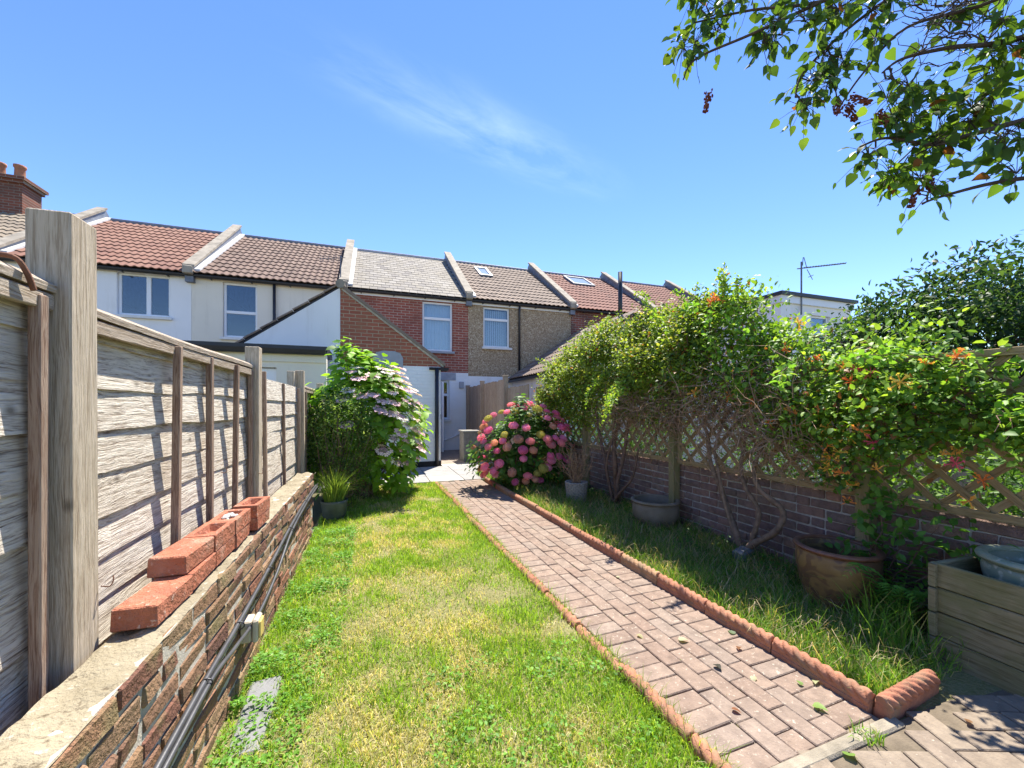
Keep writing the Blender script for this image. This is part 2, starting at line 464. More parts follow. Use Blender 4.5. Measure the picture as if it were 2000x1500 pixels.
# ------------------------------------------------------------------ mesh helpers
class MB:
    def __init__(s):
        s.v, s.f = [], []
    def add(s, v, f):
        o = len(s.v)
        s.v += [tuple(p) for p in v]
        s.f += [tuple(i + o for i in q) for q in f]
        return s
    def box(s, x0, x1, y0, y1, z0, z1):
        v = [(x, y, z) for x in (x0, x1) for y in (y0, y1) for z in (z0, z1)]
        return s.add(v, [(0, 1, 3, 2), (4, 6, 7, 5), (0, 4, 5, 1), (2, 3, 7, 6), (0, 2, 6, 4), (1, 5, 7, 3)])
    def cbox(s, cx, cy, cz, sx, sy, sz, ch=0.004, jit=0.0, rnd=random):
        # chamfered box, every corner three vertices
        v, idx = [], {}
        for i in (-1, 1):
            for j in (-1, 1):
                for k in (-1, 1):
                    jj = [rnd.uniform(-jit, jit) for _ in range(3)]
                    p = [cx + i * sx / 2 + jj[0], cy + j * sy / 2 + jj[1], cz + k * sz / 2 + jj[2]]
                    for a, sg in enumerate((i, j, k)):
                        q = list(p)
                        for b, sb in enumerate((i, j, k)):
                            if b != a:
                                q[b] -= sb * ch
                        idx[(i, j, k, a)] = len(v)
                        v.append(q)
        f = []
        for a in range(3):
            b, c = (a + 1) % 3, (a + 2) % 3
            for sg in (-1, 1):
                q = []
                for sb, sc_ in ((-1, -1), (1, -1), (1, 1), (-1, 1)):
                    key = [0, 0, 0]
                    key[a], key[b], key[c] = sg, sb, sc_
                    q.append(idx[(*key, a)])
                f.append(q if sg > 0 else q[::-1])
            for sb in (-1, 1):
                for sc_ in (-1, 1):
                    k0, k1 = [0, 0, 0], [0, 0, 0]
                    k0[a], k0[b], k0[c] = -1, sb, sc_
                    k1[a], k1[b], k1[c] = 1, sb, sc_
                    q = [idx[(*k0, b)], idx[(*k1, b)], idx[(*k1, c)], idx[(*k0, c)]]
                    f.append(q if sb * sc_ > 0 else q[::-1])
        for i in (-1, 1):
            for j in (-1, 1):
                for k in (-1, 1):
                    q = [idx[(i, j, k, a)] for a in range(3)]
                    f.append(q if i * j * k > 0 else q[::-1])
        return s.add(v, f)
    def prism(s, pts, axis, a0, a1):
        # polygon pts in the two other axes extruded along axis
        n = len(pts)
        def mk(p, a):
            q = list(p)
            q.insert(axis, a)
            return q
        v = [mk(p, a0) for p in pts] + [mk(p, a1) for p in pts]
        f = [tuple(range(n))[::-1], tuple(range(n, 2 * n))] + [(i, (i + 1) % n, n + (i + 1) % n, n + i) for i in range(n)]
        return s.add(v, f)
    def tube(s, pts, rad, n=8, cap=True):
        pts = [Vector(p) for p in pts]
        if not hasattr(rad, '__len__'):
            rad = [rad] * len(pts)
        v, f = [], []
        ref = Vector((0.31, 0.17, 0.93))
        for i, p in enumerate(pts):
            t = (pts[min(i + 1, len(pts) - 1)] - pts[max(i - 1, 0)])
            t = t.normalized() if t.length > 1e-9 else Vector((0, 0, 1))
            a = t.cross(ref)
            if a.length < 1e-3:
                a = t.cross(Vector((1, 0, 0)))
            a.normalize()
            b = t.cross(a)
            for k in range(n):
                an = 2 * math.pi * k / n
                v.append(p + (a * math.cos(an) + b * math.sin(an)) * rad[i])
        for i in range(len(pts) - 1):
            for k in range(n):
                f.append((i * n + k, i * n + (k + 1) % n, (i + 1) * n + (k + 1) % n, (i + 1) * n + k))
        if cap:
            f.append(tuple(range(n))[::-1])
            f.append(tuple(range((len(pts) - 1) * n, len(pts) * n)))
        return s.add(v, f)
    def lathe(s, prof, n=40, c=(0, 0)):
        v, f = [], []
        for r, z in prof:
            for k in range(n):
                an = 2 * math.pi * k / n
                v.append((c[0] + r * math.cos(an), c[1] + r * math.sin(an), z))
        for i in range(len(prof) - 1):
            for k in range(n):
                f.append((i * n + k, i * n + (k + 1) % n, (i + 1) * n + (k + 1) % n, (i + 1) * n + k))
        return s.add(v, f)
    def mesh(s, name, mat=None, smooth=False):
        m = bpy.data.meshes.new(name)
        m.from_pydata([tuple(p) for p in s.v], [], s.f)
        m.update()
        if mat:
            m.materials.append(MAT[mat])
        if smooth:
            m.polygons.foreach_set('use_smooth', [True] * len(m.polygons))
        return m
    def build(s, name, mat, parent=None, smooth=False, loc=None, rot=None):
        return link(name, s.mesh(name, mat, smooth), parent, loc, rot)

def link(name, mesh, parent=None, loc=None, rot=None):
    o = bpy.data.objects.new(name, mesh)
    COL.objects.link(o)
    if parent is not None:
        o.parent = parent
    if loc is not None:
        o.location = loc
    if rot is not None:
        o.rotation_euler = rot
    return o
def empty(name, loc=(0, 0, 0), rz=0.0):
    o = bpy.data.objects.new(name, None)
    o.empty_display_size = 0.2
    COL.objects.link(o)
    o.location = loc
    o.rotation_euler = (0, 0, rz)
    return o
def tag(o, label=None, cat=None, group=None, kind=None):
    for k, v in (('label', label), ('category', cat), ('group', group), ('kind', kind)):
        if v:
            o[k] = v
    return o
def np_mesh(name, V, F, mat, colors=None, smooth=False):
    # V (n,3), F (m,k) all with the same k, colors (n,3) per vertex
    m = bpy.data.meshes.new(name)
    k = F.shape[1]
    m.vertices.add(len(V))
    m.vertices.foreach_set('co', np.ascontiguousarray(V, dtype=np.float32).ravel())
    m.loops.add(F.size)
    m.loops.foreach_set('vertex_index', np.ascontiguousarray(F, dtype=np.int32).ravel())
    m.polygons.add(len(F))
    m.polygons.foreach_set('loop_start', np.arange(0, F.size, k, dtype=np.int32))
    m.polygons.foreach_set('loop_total', np.full(len(F), k, dtype=np.int32))
    if smooth:
        m.polygons.foreach_set('use_smooth', np.ones(len(F), dtype=bool))
    if colors is not None:
        at = m.attributes.new('Col', 'FLOAT_COLOR', 'POINT')
        c4 = np.ones((len(V), 4), dtype=np.float32)
        c4[:, :3] = colors
        at.data.foreach_set('color', c4.ravel())
    m.update(calc_edges=True)
    m.materials.append(MAT[mat])
    return m

def unit(a):
    return a / np.maximum(np.linalg.norm(a, axis=-1, keepdims=True), 1e-9)
LEAF_T = {
    # along, across, up ; triangles
    'oval': (np.array([(0, 0, 0), (.28, .36, .07), (.28, -.36, .07), (.33, 0, 0), (.68, .30, .03), (.68, -.30, .03), (.70, 0, -.04), (1, 0, -.14)], float),
             np.array([(0, 3, 1), (0, 2, 3), (1, 3, 6), (1, 6, 4), (3, 2, 5), (3, 5, 6), (4, 6, 7), (6, 5, 7)])),
    'heart': (np.array([(0, 0, 0), (.02, .26, .03), (.02, -.26, .03), (.26, .40, .06), (.26, -.40, .06), (.33, 0, -.02), (.62, .26, .02), (.62, -.26, .02), (.66, 0, -.06), (1, 0, -.2)], float),
              np.array([(0, 5, 1), (1, 5, 3), (0, 2, 5), (2, 4, 5), (3, 5, 8), (3, 8, 6), (5, 4, 7), (5, 7, 8), (6, 8, 9), (8, 7, 9)])),
    'small': (np.array([(0, 0, 0), (.45, .32, .06), (.45, -.32, .06), (1, 0, -.06)], float), np.array([(0, 3, 1), (0, 2, 3)])),
    'blade': (np.array([(0, .5, 0), (0, -.5, 0), (.5, .40, .0), (.5, -.40, .0), (1, 0, 0)], float), np.array([(0, 1, 3), (0, 3, 2), (2, 3, 4)])),
}
def frames(D, N):
    D = unit(D)
    A = unit(np.cross(N, D))
    U = np.cross(D, A)
    return D, A, U
def leaf_mesh(name, P, D, N, Ln, W, C, mat, shape='oval', smooth=False, shade=0.10):
    T, F = LEAF_T[shape]
    D, A, U = frames(D, N)
    n, k = len(P), len(T)
    Ln, W = np.broadcast_to(Ln, n)[:, None, None], np.broadcast_to(W, n)[:, None, None]
    V = P[:, None, :] + D[:, None, :] * T[None, :, 0:1] * Ln + A[:, None, :] * T[None, :, 1:2] * W + U[:, None, :] * T[None, :, 2:3] * Ln
    FF = (F[None] + (np.arange(n) * k)[:, None, None]).reshape(-1, 3)
    CC = np.repeat(C, k, axis=0)
    return np_mesh(name, V.reshape(-1, 3), FF, mat, CC, smooth)
def grass_mesh(name, P, Ln, W, lean, C, mat='grass'):
    n = len(P)
    th = RNG.uniform(0, 2 * np.pi, n)
    ph = RNG.uniform(0, 2 * np.pi, n)
    side = np.stack([np.cos(th), np.sin(th), np.zeros(n)], 1)
    ld = np.stack([np.cos(ph), np.sin(ph), np.zeros(n)], 1)
    up = np.array([0, 0, 1.0])
    l = lean[:, None]
    mid = P + up * (Ln * np.cos(lean * .5) * .55)[:, None] + ld * (Ln * np.sin(lean * .5) * .5)[:, None]
    tip = mid + up * (Ln * np.cos(lean * 1.35) * .5)[:, None] + ld * (Ln * np.sin(lean * 1.35) * .5)[:, None]
    w = W[:, None]
    V = np.stack([P + side * w * .5, P - side * w * .5, mid + side * w * .42, mid - side * w * .42, tip], 1)
    F = LEAF_T['blade'][1]
    FF = (F[None] + (np.arange(n) * 5)[:, None, None]).reshape(-1, 3)
    return np_mesh(name, V.reshape(-1, 3), FF, mat, np.repeat(C, 5, axis=0))
def smooth_noise(x, y, seed, n=14, lo=0.6, hi=4.0):
    g = np.random.default_rng(seed)
    k = g.uniform(lo, hi, n) * 2 * np.pi / 2
    a, p = g.uniform(0, 2 * np.pi, n), g.uniform(0, 2 * np.pi, n)
    r = sum(np.sin(x * k[i] * np.cos(a[i]) + y * k[i] * np.sin(a[i]) + p[i]) for i in range(n))
    return r / math.sqrt(n / 2)
def single_leaves(parent, P, D, N, Ln, W, C, shape, name='leaf'):
    # big near leaves as parts, one shared mesh per shape
    T, F = LEAF_T[shape]
    key = '_leaf_' + shape
    me = bpy.data.meshes.get(key)
    if me is None:
        me = np_mesh(key, T, F, 'leaf_single')
    D, A, U = frames(D, N)
    for i in range(len(P)):
        o = bpy.data.objects.new(name, me)
        COL.objects.link(o)
        o.parent = parent
        m = Matrix(((*(D[i] * Ln[i]), 0), (*(A[i] * W[i]), 0), (*(U[i] * Ln[i]), 0), (0, 0, 0, 1))).transposed()
        m[0][3], m[1][3], m[2][3] = P[i]
        o.matrix_basis = m
        o.color = (*C[i], 1)
def cam_uvd(P):
    c, s = math.cos(YAW), math.sin(YAW)
    d = P[:, 0] * s + P[:, 1] * c
    r = P[:, 0] * c - P[:, 1] * s
    dd = np.maximum(d, 1e-3)
    return r / dd, (P[:, 2] - CAM_H) / dd, d
def in_view(P):
    u, v, d = cam_uvd(P)
    return (d > 0.1) & (np.abs(u) < 1.30) & (v > -0.92) & (v < 1.04)
def split_leaves(thing, P, D, N, Ln, W, C, shape, count, mat='leaf', rest='foliage', score=None):
    u, v, d = cam_uvd(P)
    sc = np.where(in_view(P), Ln / np.maximum(d, .1), 0) if score is None else score
    order = np.argsort(-sc)
    a, b = order[:count], order[count:]
    if count:
        single_leaves(thing, P[a], D[a], N[a], np.broadcast_to(Ln, len(P))[a], np.broadcast_to(W, len(P))[a], C[a], shape)
    if len(b):
        o = link(rest, leaf_mesh(rest, P[b], D[b], N[b], np.broadcast_to(Ln, len(P))[b], np.broadcast_to(W, len(P))[b], C[b], mat, shape), thing)
        o['kind'] = 'stuff'
        return o


# ------------------------------------------------------------------ ground, lawn, patio
def path_left(y):
    return 1.24 - 0.026 * y
def path_right(y):
    return 2.03 - 0.026 * y
PATH_ROT = math.atan(0.026)

def sheet(name, x0, x1, y0, y1, z, mat, nx=1, ny=1, amp=0.0):
    xs, ys = np.linspace(x0, x1, nx + 1), np.linspace(y0, y1, ny + 1)
    X, Y = np.meshgrid(xs, ys)
    Z = z + amp * smooth_noise(X, Y, 5)
    V = np.stack([X.ravel(), Y.ravel(), Z.ravel()], 1)
    i = np.arange(nx)[None] + (np.arange(ny) * (nx + 1))[:, None]
    F = np.stack([i, i + 1, i + nx + 2, i + nx + 1], -1).reshape(-1, 4)
    return link(name, np_mesh(name, V, F, mat, None, True))
tag(sheet('ground', -900, 900, -900, 900, -0.03, 'ground_far'), 'bare earth ground under the gardens', kind='structure')
lawn = sheet('lawn', -0.60, 1.30, -0.6, 6.95, 0.0, 'soil_lawn', 20, 70, 0.006)
tag(lawn, 'patchy sunlit lawn between the low brick wall and the path', kind='structure')
bed = sheet('grass_bed', 1.98, 3.30, 0.4, 7.6, 0.012, 'soil_lawn', 14, 60, 0.006)
tag(bed, 'shaded grassy bed between the path and the trellis wall', kind='structure')

# patio slabs in front of the house
patio = MB().box(-0.9, 2.76, 6.93, 12.0, -0.03, 0.012).build('patio', 'path_joint')
tag(patio, 'grey slab patio in front of the brick house', kind='structure')
slab_mesh = {}
def slab(x0, x1, y0, y1, mat, z=0.034):
    MB().cbox((x0 + x1) / 2, (y0 + y1) / 2, z - 0.017, x1 - x0 - 0.010, y1 - y0 - 0.010, 0.034, 0.003).build('paving_slab', mat, patio)
ys = [6.95, 7.50, 8.10, 8.72]
xs = [-0.85, -0.25, 0.35, 0.95, 1.55, 2.15, 2.75]
for j in range(3):
    for i in range(6):
        pale = (j == 0 and i == 3)
        slab(xs[i], xs[i + 1], ys[j], ys[j + 1], 'slab_pale' if pale else 'slab_grey')
for j in range(11):
    y = 8.72 + j * 0.29
    for i in range(3):
        if j == 0:
            slab(1.45 + i * 0.43, 1.88 + i * 0.43, y, y + 0.29, 'slab_pale')
        else:
            slab(1.45 + i * 0.43, 1.88 + i * 0.43, y, y + 0.29, 'slab_brown')

# ------------------------------------------------------------------ brick path
path = MB().box(-0.02, 0.79, 0, 5.93, -0.03, 0.004).build('path', 'path_joint', None, False, (1.212, 1.04, 0.012), (0, 0, PATH_ROT))
tag(path, 'red block paved garden path leading to the patio', kind='structure')
pav_h, pav_s = [], []
for k in range(6):
    pav_h.append(MB().cbox(0, 0, 0, 0.190, 0.099, 0.03, 0.004, 0.0013).mesh('paver_across', 'paver'))
    pav_s.append(MB().cbox(0, 0, 0, 0.0925, 0.190, 0.03, 0.004, 0.0013).mesh('paver_along', 'paver'))
def paver(parent, me, x, y, z, rz=0.0):
    o = link('paver', random.choice(me), parent, (x, y, z + random.uniform(-0.003, 0.002)), (random.uniform(-.014, .014), random.uniform(-.014, .014), rz + random.uniform(-.008, .008)))
    return o
n_rows = 57
for r in range(n_rows):
    y = 0.052 + r * 0.1035
    paver(path, pav_h, 0.097, y, 0.0)
    paver(path, pav_h, 0.678, y + 0.02, 0.0)
pav_q = [MB().cbox(0, 0, 0, 0.0925, 0.093, 0.03, 0.004, 0.0013).mesh('half_paver', 'paver') for _ in range(3)]
for c in range(4):
    x = 0.2425 + c * 0.0967
    y = (0.0, 0.097, 0.0, 0.097)[c]
    if y > 0.05:
        paver(path, pav_q, x, 0.049, 0.0)
    while y + 0.19 < 5.93:
        paver(path, pav_s, x, y + 0.097, 0.0)
        y += 0.194
# paving round the camera: angled blocks beyond a mortar strip
apron = MB().box(1.0, 3.3, -0.9, 1.035, -0.03, 0.015).build('patio_apron', 'apron_joint')
tag(apron, 'greyish angled block paving at the near end of the path', kind='structure')
MB().cbox(1.64, 1.008, 0.0125, 0.86, 0.056, 0.034, 0.008, 0.002).build('mortar_strip', 'apron_strip', apron, False, None, (0, 0, 0.012))
gp = [MB().cbox(0, 0, 0, 0.194, 0.094, 0.03, 0.004, 0.0014).mesh('grey_paver', 'grey_paver') for _ in range(5)]
for i in range(-24, 25):
    for j in range(-12, 13):
        # herringbone lattice in units of one block width, turned towards the planter
        for ux, uy, turn in ((i + 2 * j + 1.0, i - 2 * j + 0.5, 0), (i + 2 * j + 2.5, i - 2 * j, 1)):
            px, py = ux * 0.1, uy * 0.1
            a = R(-20)
            x, y = 1.9 + px * math.cos(a) - py * math.sin(a), 0.4 + px * math.sin(a) + py * math.cos(a)
            if 1.20 < x < 3.0 and 0.20 < y < (0.985 if x < 2.1 else 1.0):
                u, v, d = cam_uvd(np.array([[x, y, 0.0]]))
                if d[0] > 0.3 and abs(u[0]) < 1.5:
                    link('paver', random.choice(gp), apron, (x, y, 0.0115 + random.uniform(-.0015, .0015)), (0, 0, a + (R(90) if turn else 0)))

# rope edging
def rope_tile(length):
    mb = MB()
    w = 0.052
    # moulded base
    prof = [(-w / 2, -0.08), (w / 2, -0.08), (w / 2, 0.035), (w / 2 - 0.006, 0.043), (-w / 2 + 0.006, 0.043), (-w / 2, 0.035)]
    mb.prism(prof, 1, 0.002, length - 0.002)
    mb.prism([(-w / 2 - 0.004, -0.08), (-w / 2 + 0.002, -0.08), (-w / 2 + 0.002, 0.022), (-w / 2 - 0.004, 0.018)], 1, 0.003, length - 0.003)
    ns, nt = 110, 24
    v, f = [], []
    for i in range(ns + 1):
        s = i / ns
        y = 0.003 + s * (length - 0.006)
        for k in range(nt):
            th = 2 * math.pi * k / nt
            lob = abs(math.cos(1.5 * th + math.pi * s * length / 0.052))
            rr = 0.0195 + 0.0135 * lob ** 0.75
            if i in (0, ns):
                rr *= 0.9
            v.append((rr * 1.05 * math.cos(th), y, 0.050 + rr * math.sin(th)))
    for i in range(ns):
        for k in range(nt):
            f.append((i * nt + k, (i + 1) * nt + k, (i + 1) * nt + (k + 1) % nt, i * nt + (k + 1) % nt))
    f.append(tuple(range(nt)))
    f.append(tuple(range(ns * nt, (ns + 1) * nt))[::-1])
    mb.add(v, f)
    m = mb.mesh('rope_edging_tile', 'terracotta')
    for p in m.polygons:
        p.use_smooth = len(p.vertices) == 4 and p.area < 0.0003
    return m
rt = rope_tile(0.43)
edg = empty('rope_edging', (path_right(1.1) + 0.012, 1.1, 0.0), PATH_ROT)
tag(edg, 'raised terracotta rope edging on the right of the path, turning by the planter', 'edging')
for i in range(13):
    link('edging_tile', rt, edg, (random.uniform(-.004, .004), i * 0.432, 0.026 + random.uniform(-.005, .005)), (random.uniform(-.02, .02), random.uniform(-.04, .04), random.uniform(-.008, .008)))
link('edging_tile', rt, edg, (0.0, -0.034, 0.024), (0.0, 0.02, R(-90) + 0.06))
edl = empty('rope_edging', (path_left(1.0) - 0.032, 1.0, 0.0), PATH_ROT)
tag(edl, 'terracotta rope edging sunk in the lawn along the left side of the path', 'edging')
for i in range(14):
    link('edging_tile', rt, edl, (random.uniform(-.006, .006), i * 0.432 - 0.2, -0.028 + random.uniform(-.010, .006)), (random.uniform(-.02, .02), random.uniform(-.08, .08), random.uniform(-.015, .015)))

# ------------------------------------------------------------------ low brick wall on the left
WX0, WX1, WY0, WY1, WH = -0.725, -0.58, 0.15, 4.62, 0.643
wall_l = empty('garden_wall', (WX1, WY0, 0))
tag(wall_l, 'low weathered brown brick garden wall below the wooden fence on the left', 'brick wall')
def lx(x):
    return x - WX1
MB().box(lx(WX0), -0.007, 0.01, WY1 - WY0 - 0.012, -0.05, WH - 0.012).build('mortar_core', 'mortar', wall_l)
# uneven mortar flaunching on top
nx, ny = 8, 130
X, Y = np.meshgrid(np.linspace(lx(WX0), -0.004, nx + 1), np.linspace(0.0, WY1 - WY0, ny + 1))
Zt = WH - 0.004 + 0.004 * smooth_noise(X * 3, Y * 3, 9, 20, 1, 9) - 0.012 * np.clip((X + 0.035) / 0.035, 0, 1) ** 2
i = np.arange(nx)[None] + (np.arange(ny) * (nx + 1))[:, None]
link('mortar_top', np_mesh('mortar_top', np.stack([X.ravel(), Y.ravel(), Zt.ravel()], 1), np.stack([i, i + 1, i + nx + 2, i + nx + 1], -1).reshape(-1, 4), 'wall_top_mortar', None, True), wall_l)
ob_s = [MB().cbox(0, 0, 0, 0.09, 0.208, 0.060, random.uniform(.004, .009), 0.0055).mesh('brick', 'old_brick') for _ in range(14)]
ob_h = [MB().cbox(0, 0, 0, 0.09, 0.100, 0.060, random.uniform(.004, .009), 0.005).mesh('half_brick', 'old_brick') for _ in range(8)]
for c in range(9):
    z = 0.034 + c * 0.0705
    y = -0.02 + (0.0 if c % 2 == 0 else -0.112)
    while y < WY1 - WY0 - 0.04:
        half = random.random() < 0.16 or (c % 5 == 4)
        ln = 0.110 if half else 0.220
        if y + ln < WY1 - WY0 + 0.06 and y > -0.15:
            link('brick', random.choice(ob_h if half else ob_s), wall_l, (-0.045 + random.uniform(-.004, .004), y + ln / 2, z + random.uniform(-.0015, .0015)),
                 (random.uniform(-.015, .015), random.uniform(-.03, .03), random.uniform(-.014, .014)))
        y += ln

# loose red bricks on the wall
def frog_brick(frog):
    w, l, h = 0.108, 0.222, 0.068
    mb = MB()
    if not frog:
        mb.cbox(0, 0, h / 2, w, l, h, 0.004, 0.0015)
    else:
        ch = 0.003
        o = [(-w / 2, -l / 2), (w / 2, -l / 2), (w / 2, l / 2), (-w / 2, l / 2)]
        i1 = [(-w * .30, -l * .36), (w * .30, -l * .36), (w * .30, l * .36), (-w * .30, l * .36)]
        i2 = [(-w * .22, -l * .28), (w * .22, -l * .28), (w * .22, l * .28), (-w * .22, l * .28)]
        v = [(*p, 0) for p in o] + [(*p, h - ch) for p in o] + [(p[0] * .97, p[1] * .985, h) for p in o] + [(*p, h - .001) for p in i1] + [(*p, h - 0.032) for p in i2]
        f = [(3, 2, 1, 0)]
        for a in range(4):
            f += [tuple(4 * a + q for q in ()) or (k + 4 * a, (k + 1) % 4 + 4 * a, (k + 1) % 4 + 4 * a + 4, k + 4 * a + 4) for k in range(4)]
        f.append((16, 17, 18, 19))
        mb.add(v, f)
    return mb.mesh('brick', 'red_brick')
fb = {True: frog_brick(True), False: frog_brick(False)}
lay = [  # y, layer, frog, rot, label
    (1.56, 0, False, 0.05, 'single red brick lying nearest the camera on the garden wall', 0.0),
    (1.80, 0, False, 0.0, 'lower red brick just behind the single nearest brick on the wall', 0.0),
    (1.79, 1, False, 0.06, 'solid topped red brick laid on the second brick of the wall stack', -0.012),
    (2.035, 0, False, 0.02, 'lower red brick under the frogged brick in the middle of the stack', 0.0),
    (2.03, 1, True, 0.02, 'frogged red brick with a dark hollow, second along the upper row', 0.0),
    (2.265, 0, False, -0.02, 'lower red brick under the one holding a white mortar lump', 0.006),
    (2.262, 1, True, 0.0, 'frogged red brick with a white mortar lump in its hollow', 0.008),
    (2.56, 0, False, 0.04, 'lower red brick of the pair at the far end of the stack', 0.03),
    (2.555, 1, True, 0.05, 'frogged red brick on top at the far end of the stack', 0.028),
]
for y, k, fr, rz, lab, dx in lay:
    o = link('loose_brick', fb[fr], None, (-0.668 + dx + random.uniform(-.002, .002), y + 0.06, WH + 0.008 + k * 0.0695), (0, 0, -rz))
    o.scale = (1.06, 1.06, 1.0)
    tag(o, lab, 'brick', 'loose red bricks stacked on the wall')
lump = MB()
for k in range(7):
    lump.cbox(random.uniform(-.018, .018), random.uniform(-.03, .03), 0.008, 0.03, 0.03, 0.018, 0.007, 0.006)
tag(lump.build('mortar_lump', 'mortar_lump', None, False, (-0.66, 2.34, WH + 0.008 + 0.0695 + 0.052)), 'white lump of old mortar inside a frogged red brick', 'mortar')

# cables on the wall
def sm_path(pts, n=8):
    pts = [Vector(p) for p in pts]
    out = []
    for i in range(len(pts) - 1):
        p0, p1, p2, p3 = pts[max(i - 1, 0)], pts[i], pts[i + 1], pts[min(i + 2, len(pts) - 1)]
        for k in range(n):
            t = k / n
            out.append(0.5 * ((2 * p1) + (p2 - p0) * t + (2 * p0 - 5 * p1 + 4 * p2 - p3) * t * t + (3 * p1 - p0 - 3 * p2 + p3) * t ** 3))
    out.append(pts[-1])
    return out
cx = WX1 + 0.024
c1 = sm_path([(cx, 0.6, 0.28), (cx, 1.0, 0.30), (cx, 1.4, 0.335), (cx, 1.72, 0.355), (cx, 2.05, 0.365), (cx, 2.6, 0.40), (cx, 3.2, 0.455), (cx, 3.9, 0.49), (cx, 4.6, 0.50), (cx - 0.03, 4.8, 0.42)])
c2 = sm_path([(cx + .014, 0.6, 0.268), (cx + .014, 1.0, 0.288), (cx + .014, 1.4, 0.323), (cx + .014, 1.72, 0.343), (cx + .018, 1.95, 0.318), (cx + .02, 2.3, 0.285), (cx + .02, 2.7, 0.33), (cx + .016, 3.2, 0.435), (cx + .014, 3.9, 0.477), (cx + .014, 4.6, 0.487), (cx - 0.02, 4.82, 0.40)])
k1 = tag(MB().tube(c1, 0.0105, 8).build('cable', 'cable_black', None, True), 'thick black cable clipped along the brick wall, the straight upper one', 'cable')
tag(MB().tube(c2, 0.0085, 8).build('cable', 'cable_black', None, True), 'black cable on the brick wall sagging below its neighbour above the lamp', 'cable')
for y in (1.30, 1.70, 2.06, 2.62, 3.22, 3.9):
    p = min(c1, key=lambda q: abs(q.y - y))
    MB().tube([(p.x + 0.006 + 0.019 * math.cos(a), p.y, p.z - 0.005 + 0.016 * math.sin(a)) for a in np.linspace(0, 2 * math.pi, 15)], 0.0026, 5).build('cable_clip', 'black_plastic', k1)
# small bulkhead lamp
lamp = empty('wall_lamp', (WX1 + 0.002, 2.2, 0.225))
tag(lamp, 'small square beige bulkhead lamp with amber lens on the brick wall', 'lamp')
MB().cbox(0.022, 0, 0.045, 0.044, 0.085, 0.10, 0.006).build('back_box', 'beige_plastic', lamp)
MB().cbox(0.060, 0, 0.045, 0.026, 0.092, 0.108, 0.008).build('lamp_rim', 'beige_plastic', lamp)
MB().cbox(0.077, 0, 0.045, 0.010, 0.066, 0.08, 0.004).build('lens', 'amber_lens', lamp)
# grey stone by the wall foot
tag(MB().cbox(0, 0, 0.0, 0.13, 0.46, 0.04, 0.01, 0.008).build('stone_slab', 'stone_grey', None, False, (-0.475, 1.98, -0.004), (0, 0, 0.03)), 'longer grey stone slab at the wall foot below the lamp', 'slab', kind='thing')

tag(MB().cbox(0, 0, 0.0, 0.11, 0.34, 0.04, 0.01, 0.008).build('stone_slab', 'stone_grey', None, False, (-0.485, 1.53, -0.007), (0, 0, -0.04)), 'short grey stone slab by the wall foot, the nearer of two', 'slab', kind='thing')
# ------------------------------------------------------------------ wooden fence on the left
FX = -0.815                                            # face of the slats
fence = empty('wooden_fence', (FX, 1.4, 0))
tag(fence, 'weathered grey overlapping board fence with tall posts behind the brick wall', 'fence')
def fpart(mb, name, mat, parent=fence, **k):
    return mb.build(name, mat, parent, **k)
def fy(y):
    return y - 1.4
posts = [(1.435, 1.835, 0.09, 0.115), (3.265, 1.742, 0.085, 0.095), (5.23, 1.745, 0.09, 0.10)]
def post_mesh(w, d, h):
    mb = MB()
    mb.cbox(0, 0, h / 2, w, d, h, 0.004, 0.002)
    return mb
for y, h, w, d in posts:
    fpart(post_mesh(w, d, h), 'post', 'fence_post', loc=(0.0255, fy(y), 0), rot=(0, random.uniform(-.006, .006), 0))
fpart(post_mesh(0.07, 0.07, 1.73), 'post', 'fence_post', loc=(-0.06, fy(5.13), 0))
fpart(post_mesh(0.09, 0.1, 1.7), 'post', 'fence_post', loc=(0.02, fy(7.1), 0))
def slat_mesh(length, hgt, wav):
    # waney lap board: long thin board leaning out at its lower edge, lower edge wavy, slightly warped
    n = 14
    v, f = [], []
    ph, p2 = random.uniform(0, 6), random.uniform(0, 6)
    for i in range(n + 1):
        y = length * i / n
        zb = wav * math.sin(ph + 5.2 * y) + 0.5 * wav * math.sin(p2 + 13 * y)
        dx = 0.003 * math.sin(p2 + 3 * y)
        v += [(-0.006 + dx, y, hgt), (0.002 + dx, y, hgt), (0.013 + dx, y, zb), (0.004 + dx, y, zb)]
    for i in range(n):
        a, b = 4 * i, 4 * i + 4
        f += [(a, a + 1, b + 1, b), (a + 1, a + 2, b + 2, b + 1), (a + 2, a + 3, b + 3, b + 2), (a + 3, a, b, b + 3)]
    f += [(0, 3, 2, 1), (4 * n, 4 * n + 1, 4 * n + 2, 4 * n + 3)]
    return MB().add(v, f)
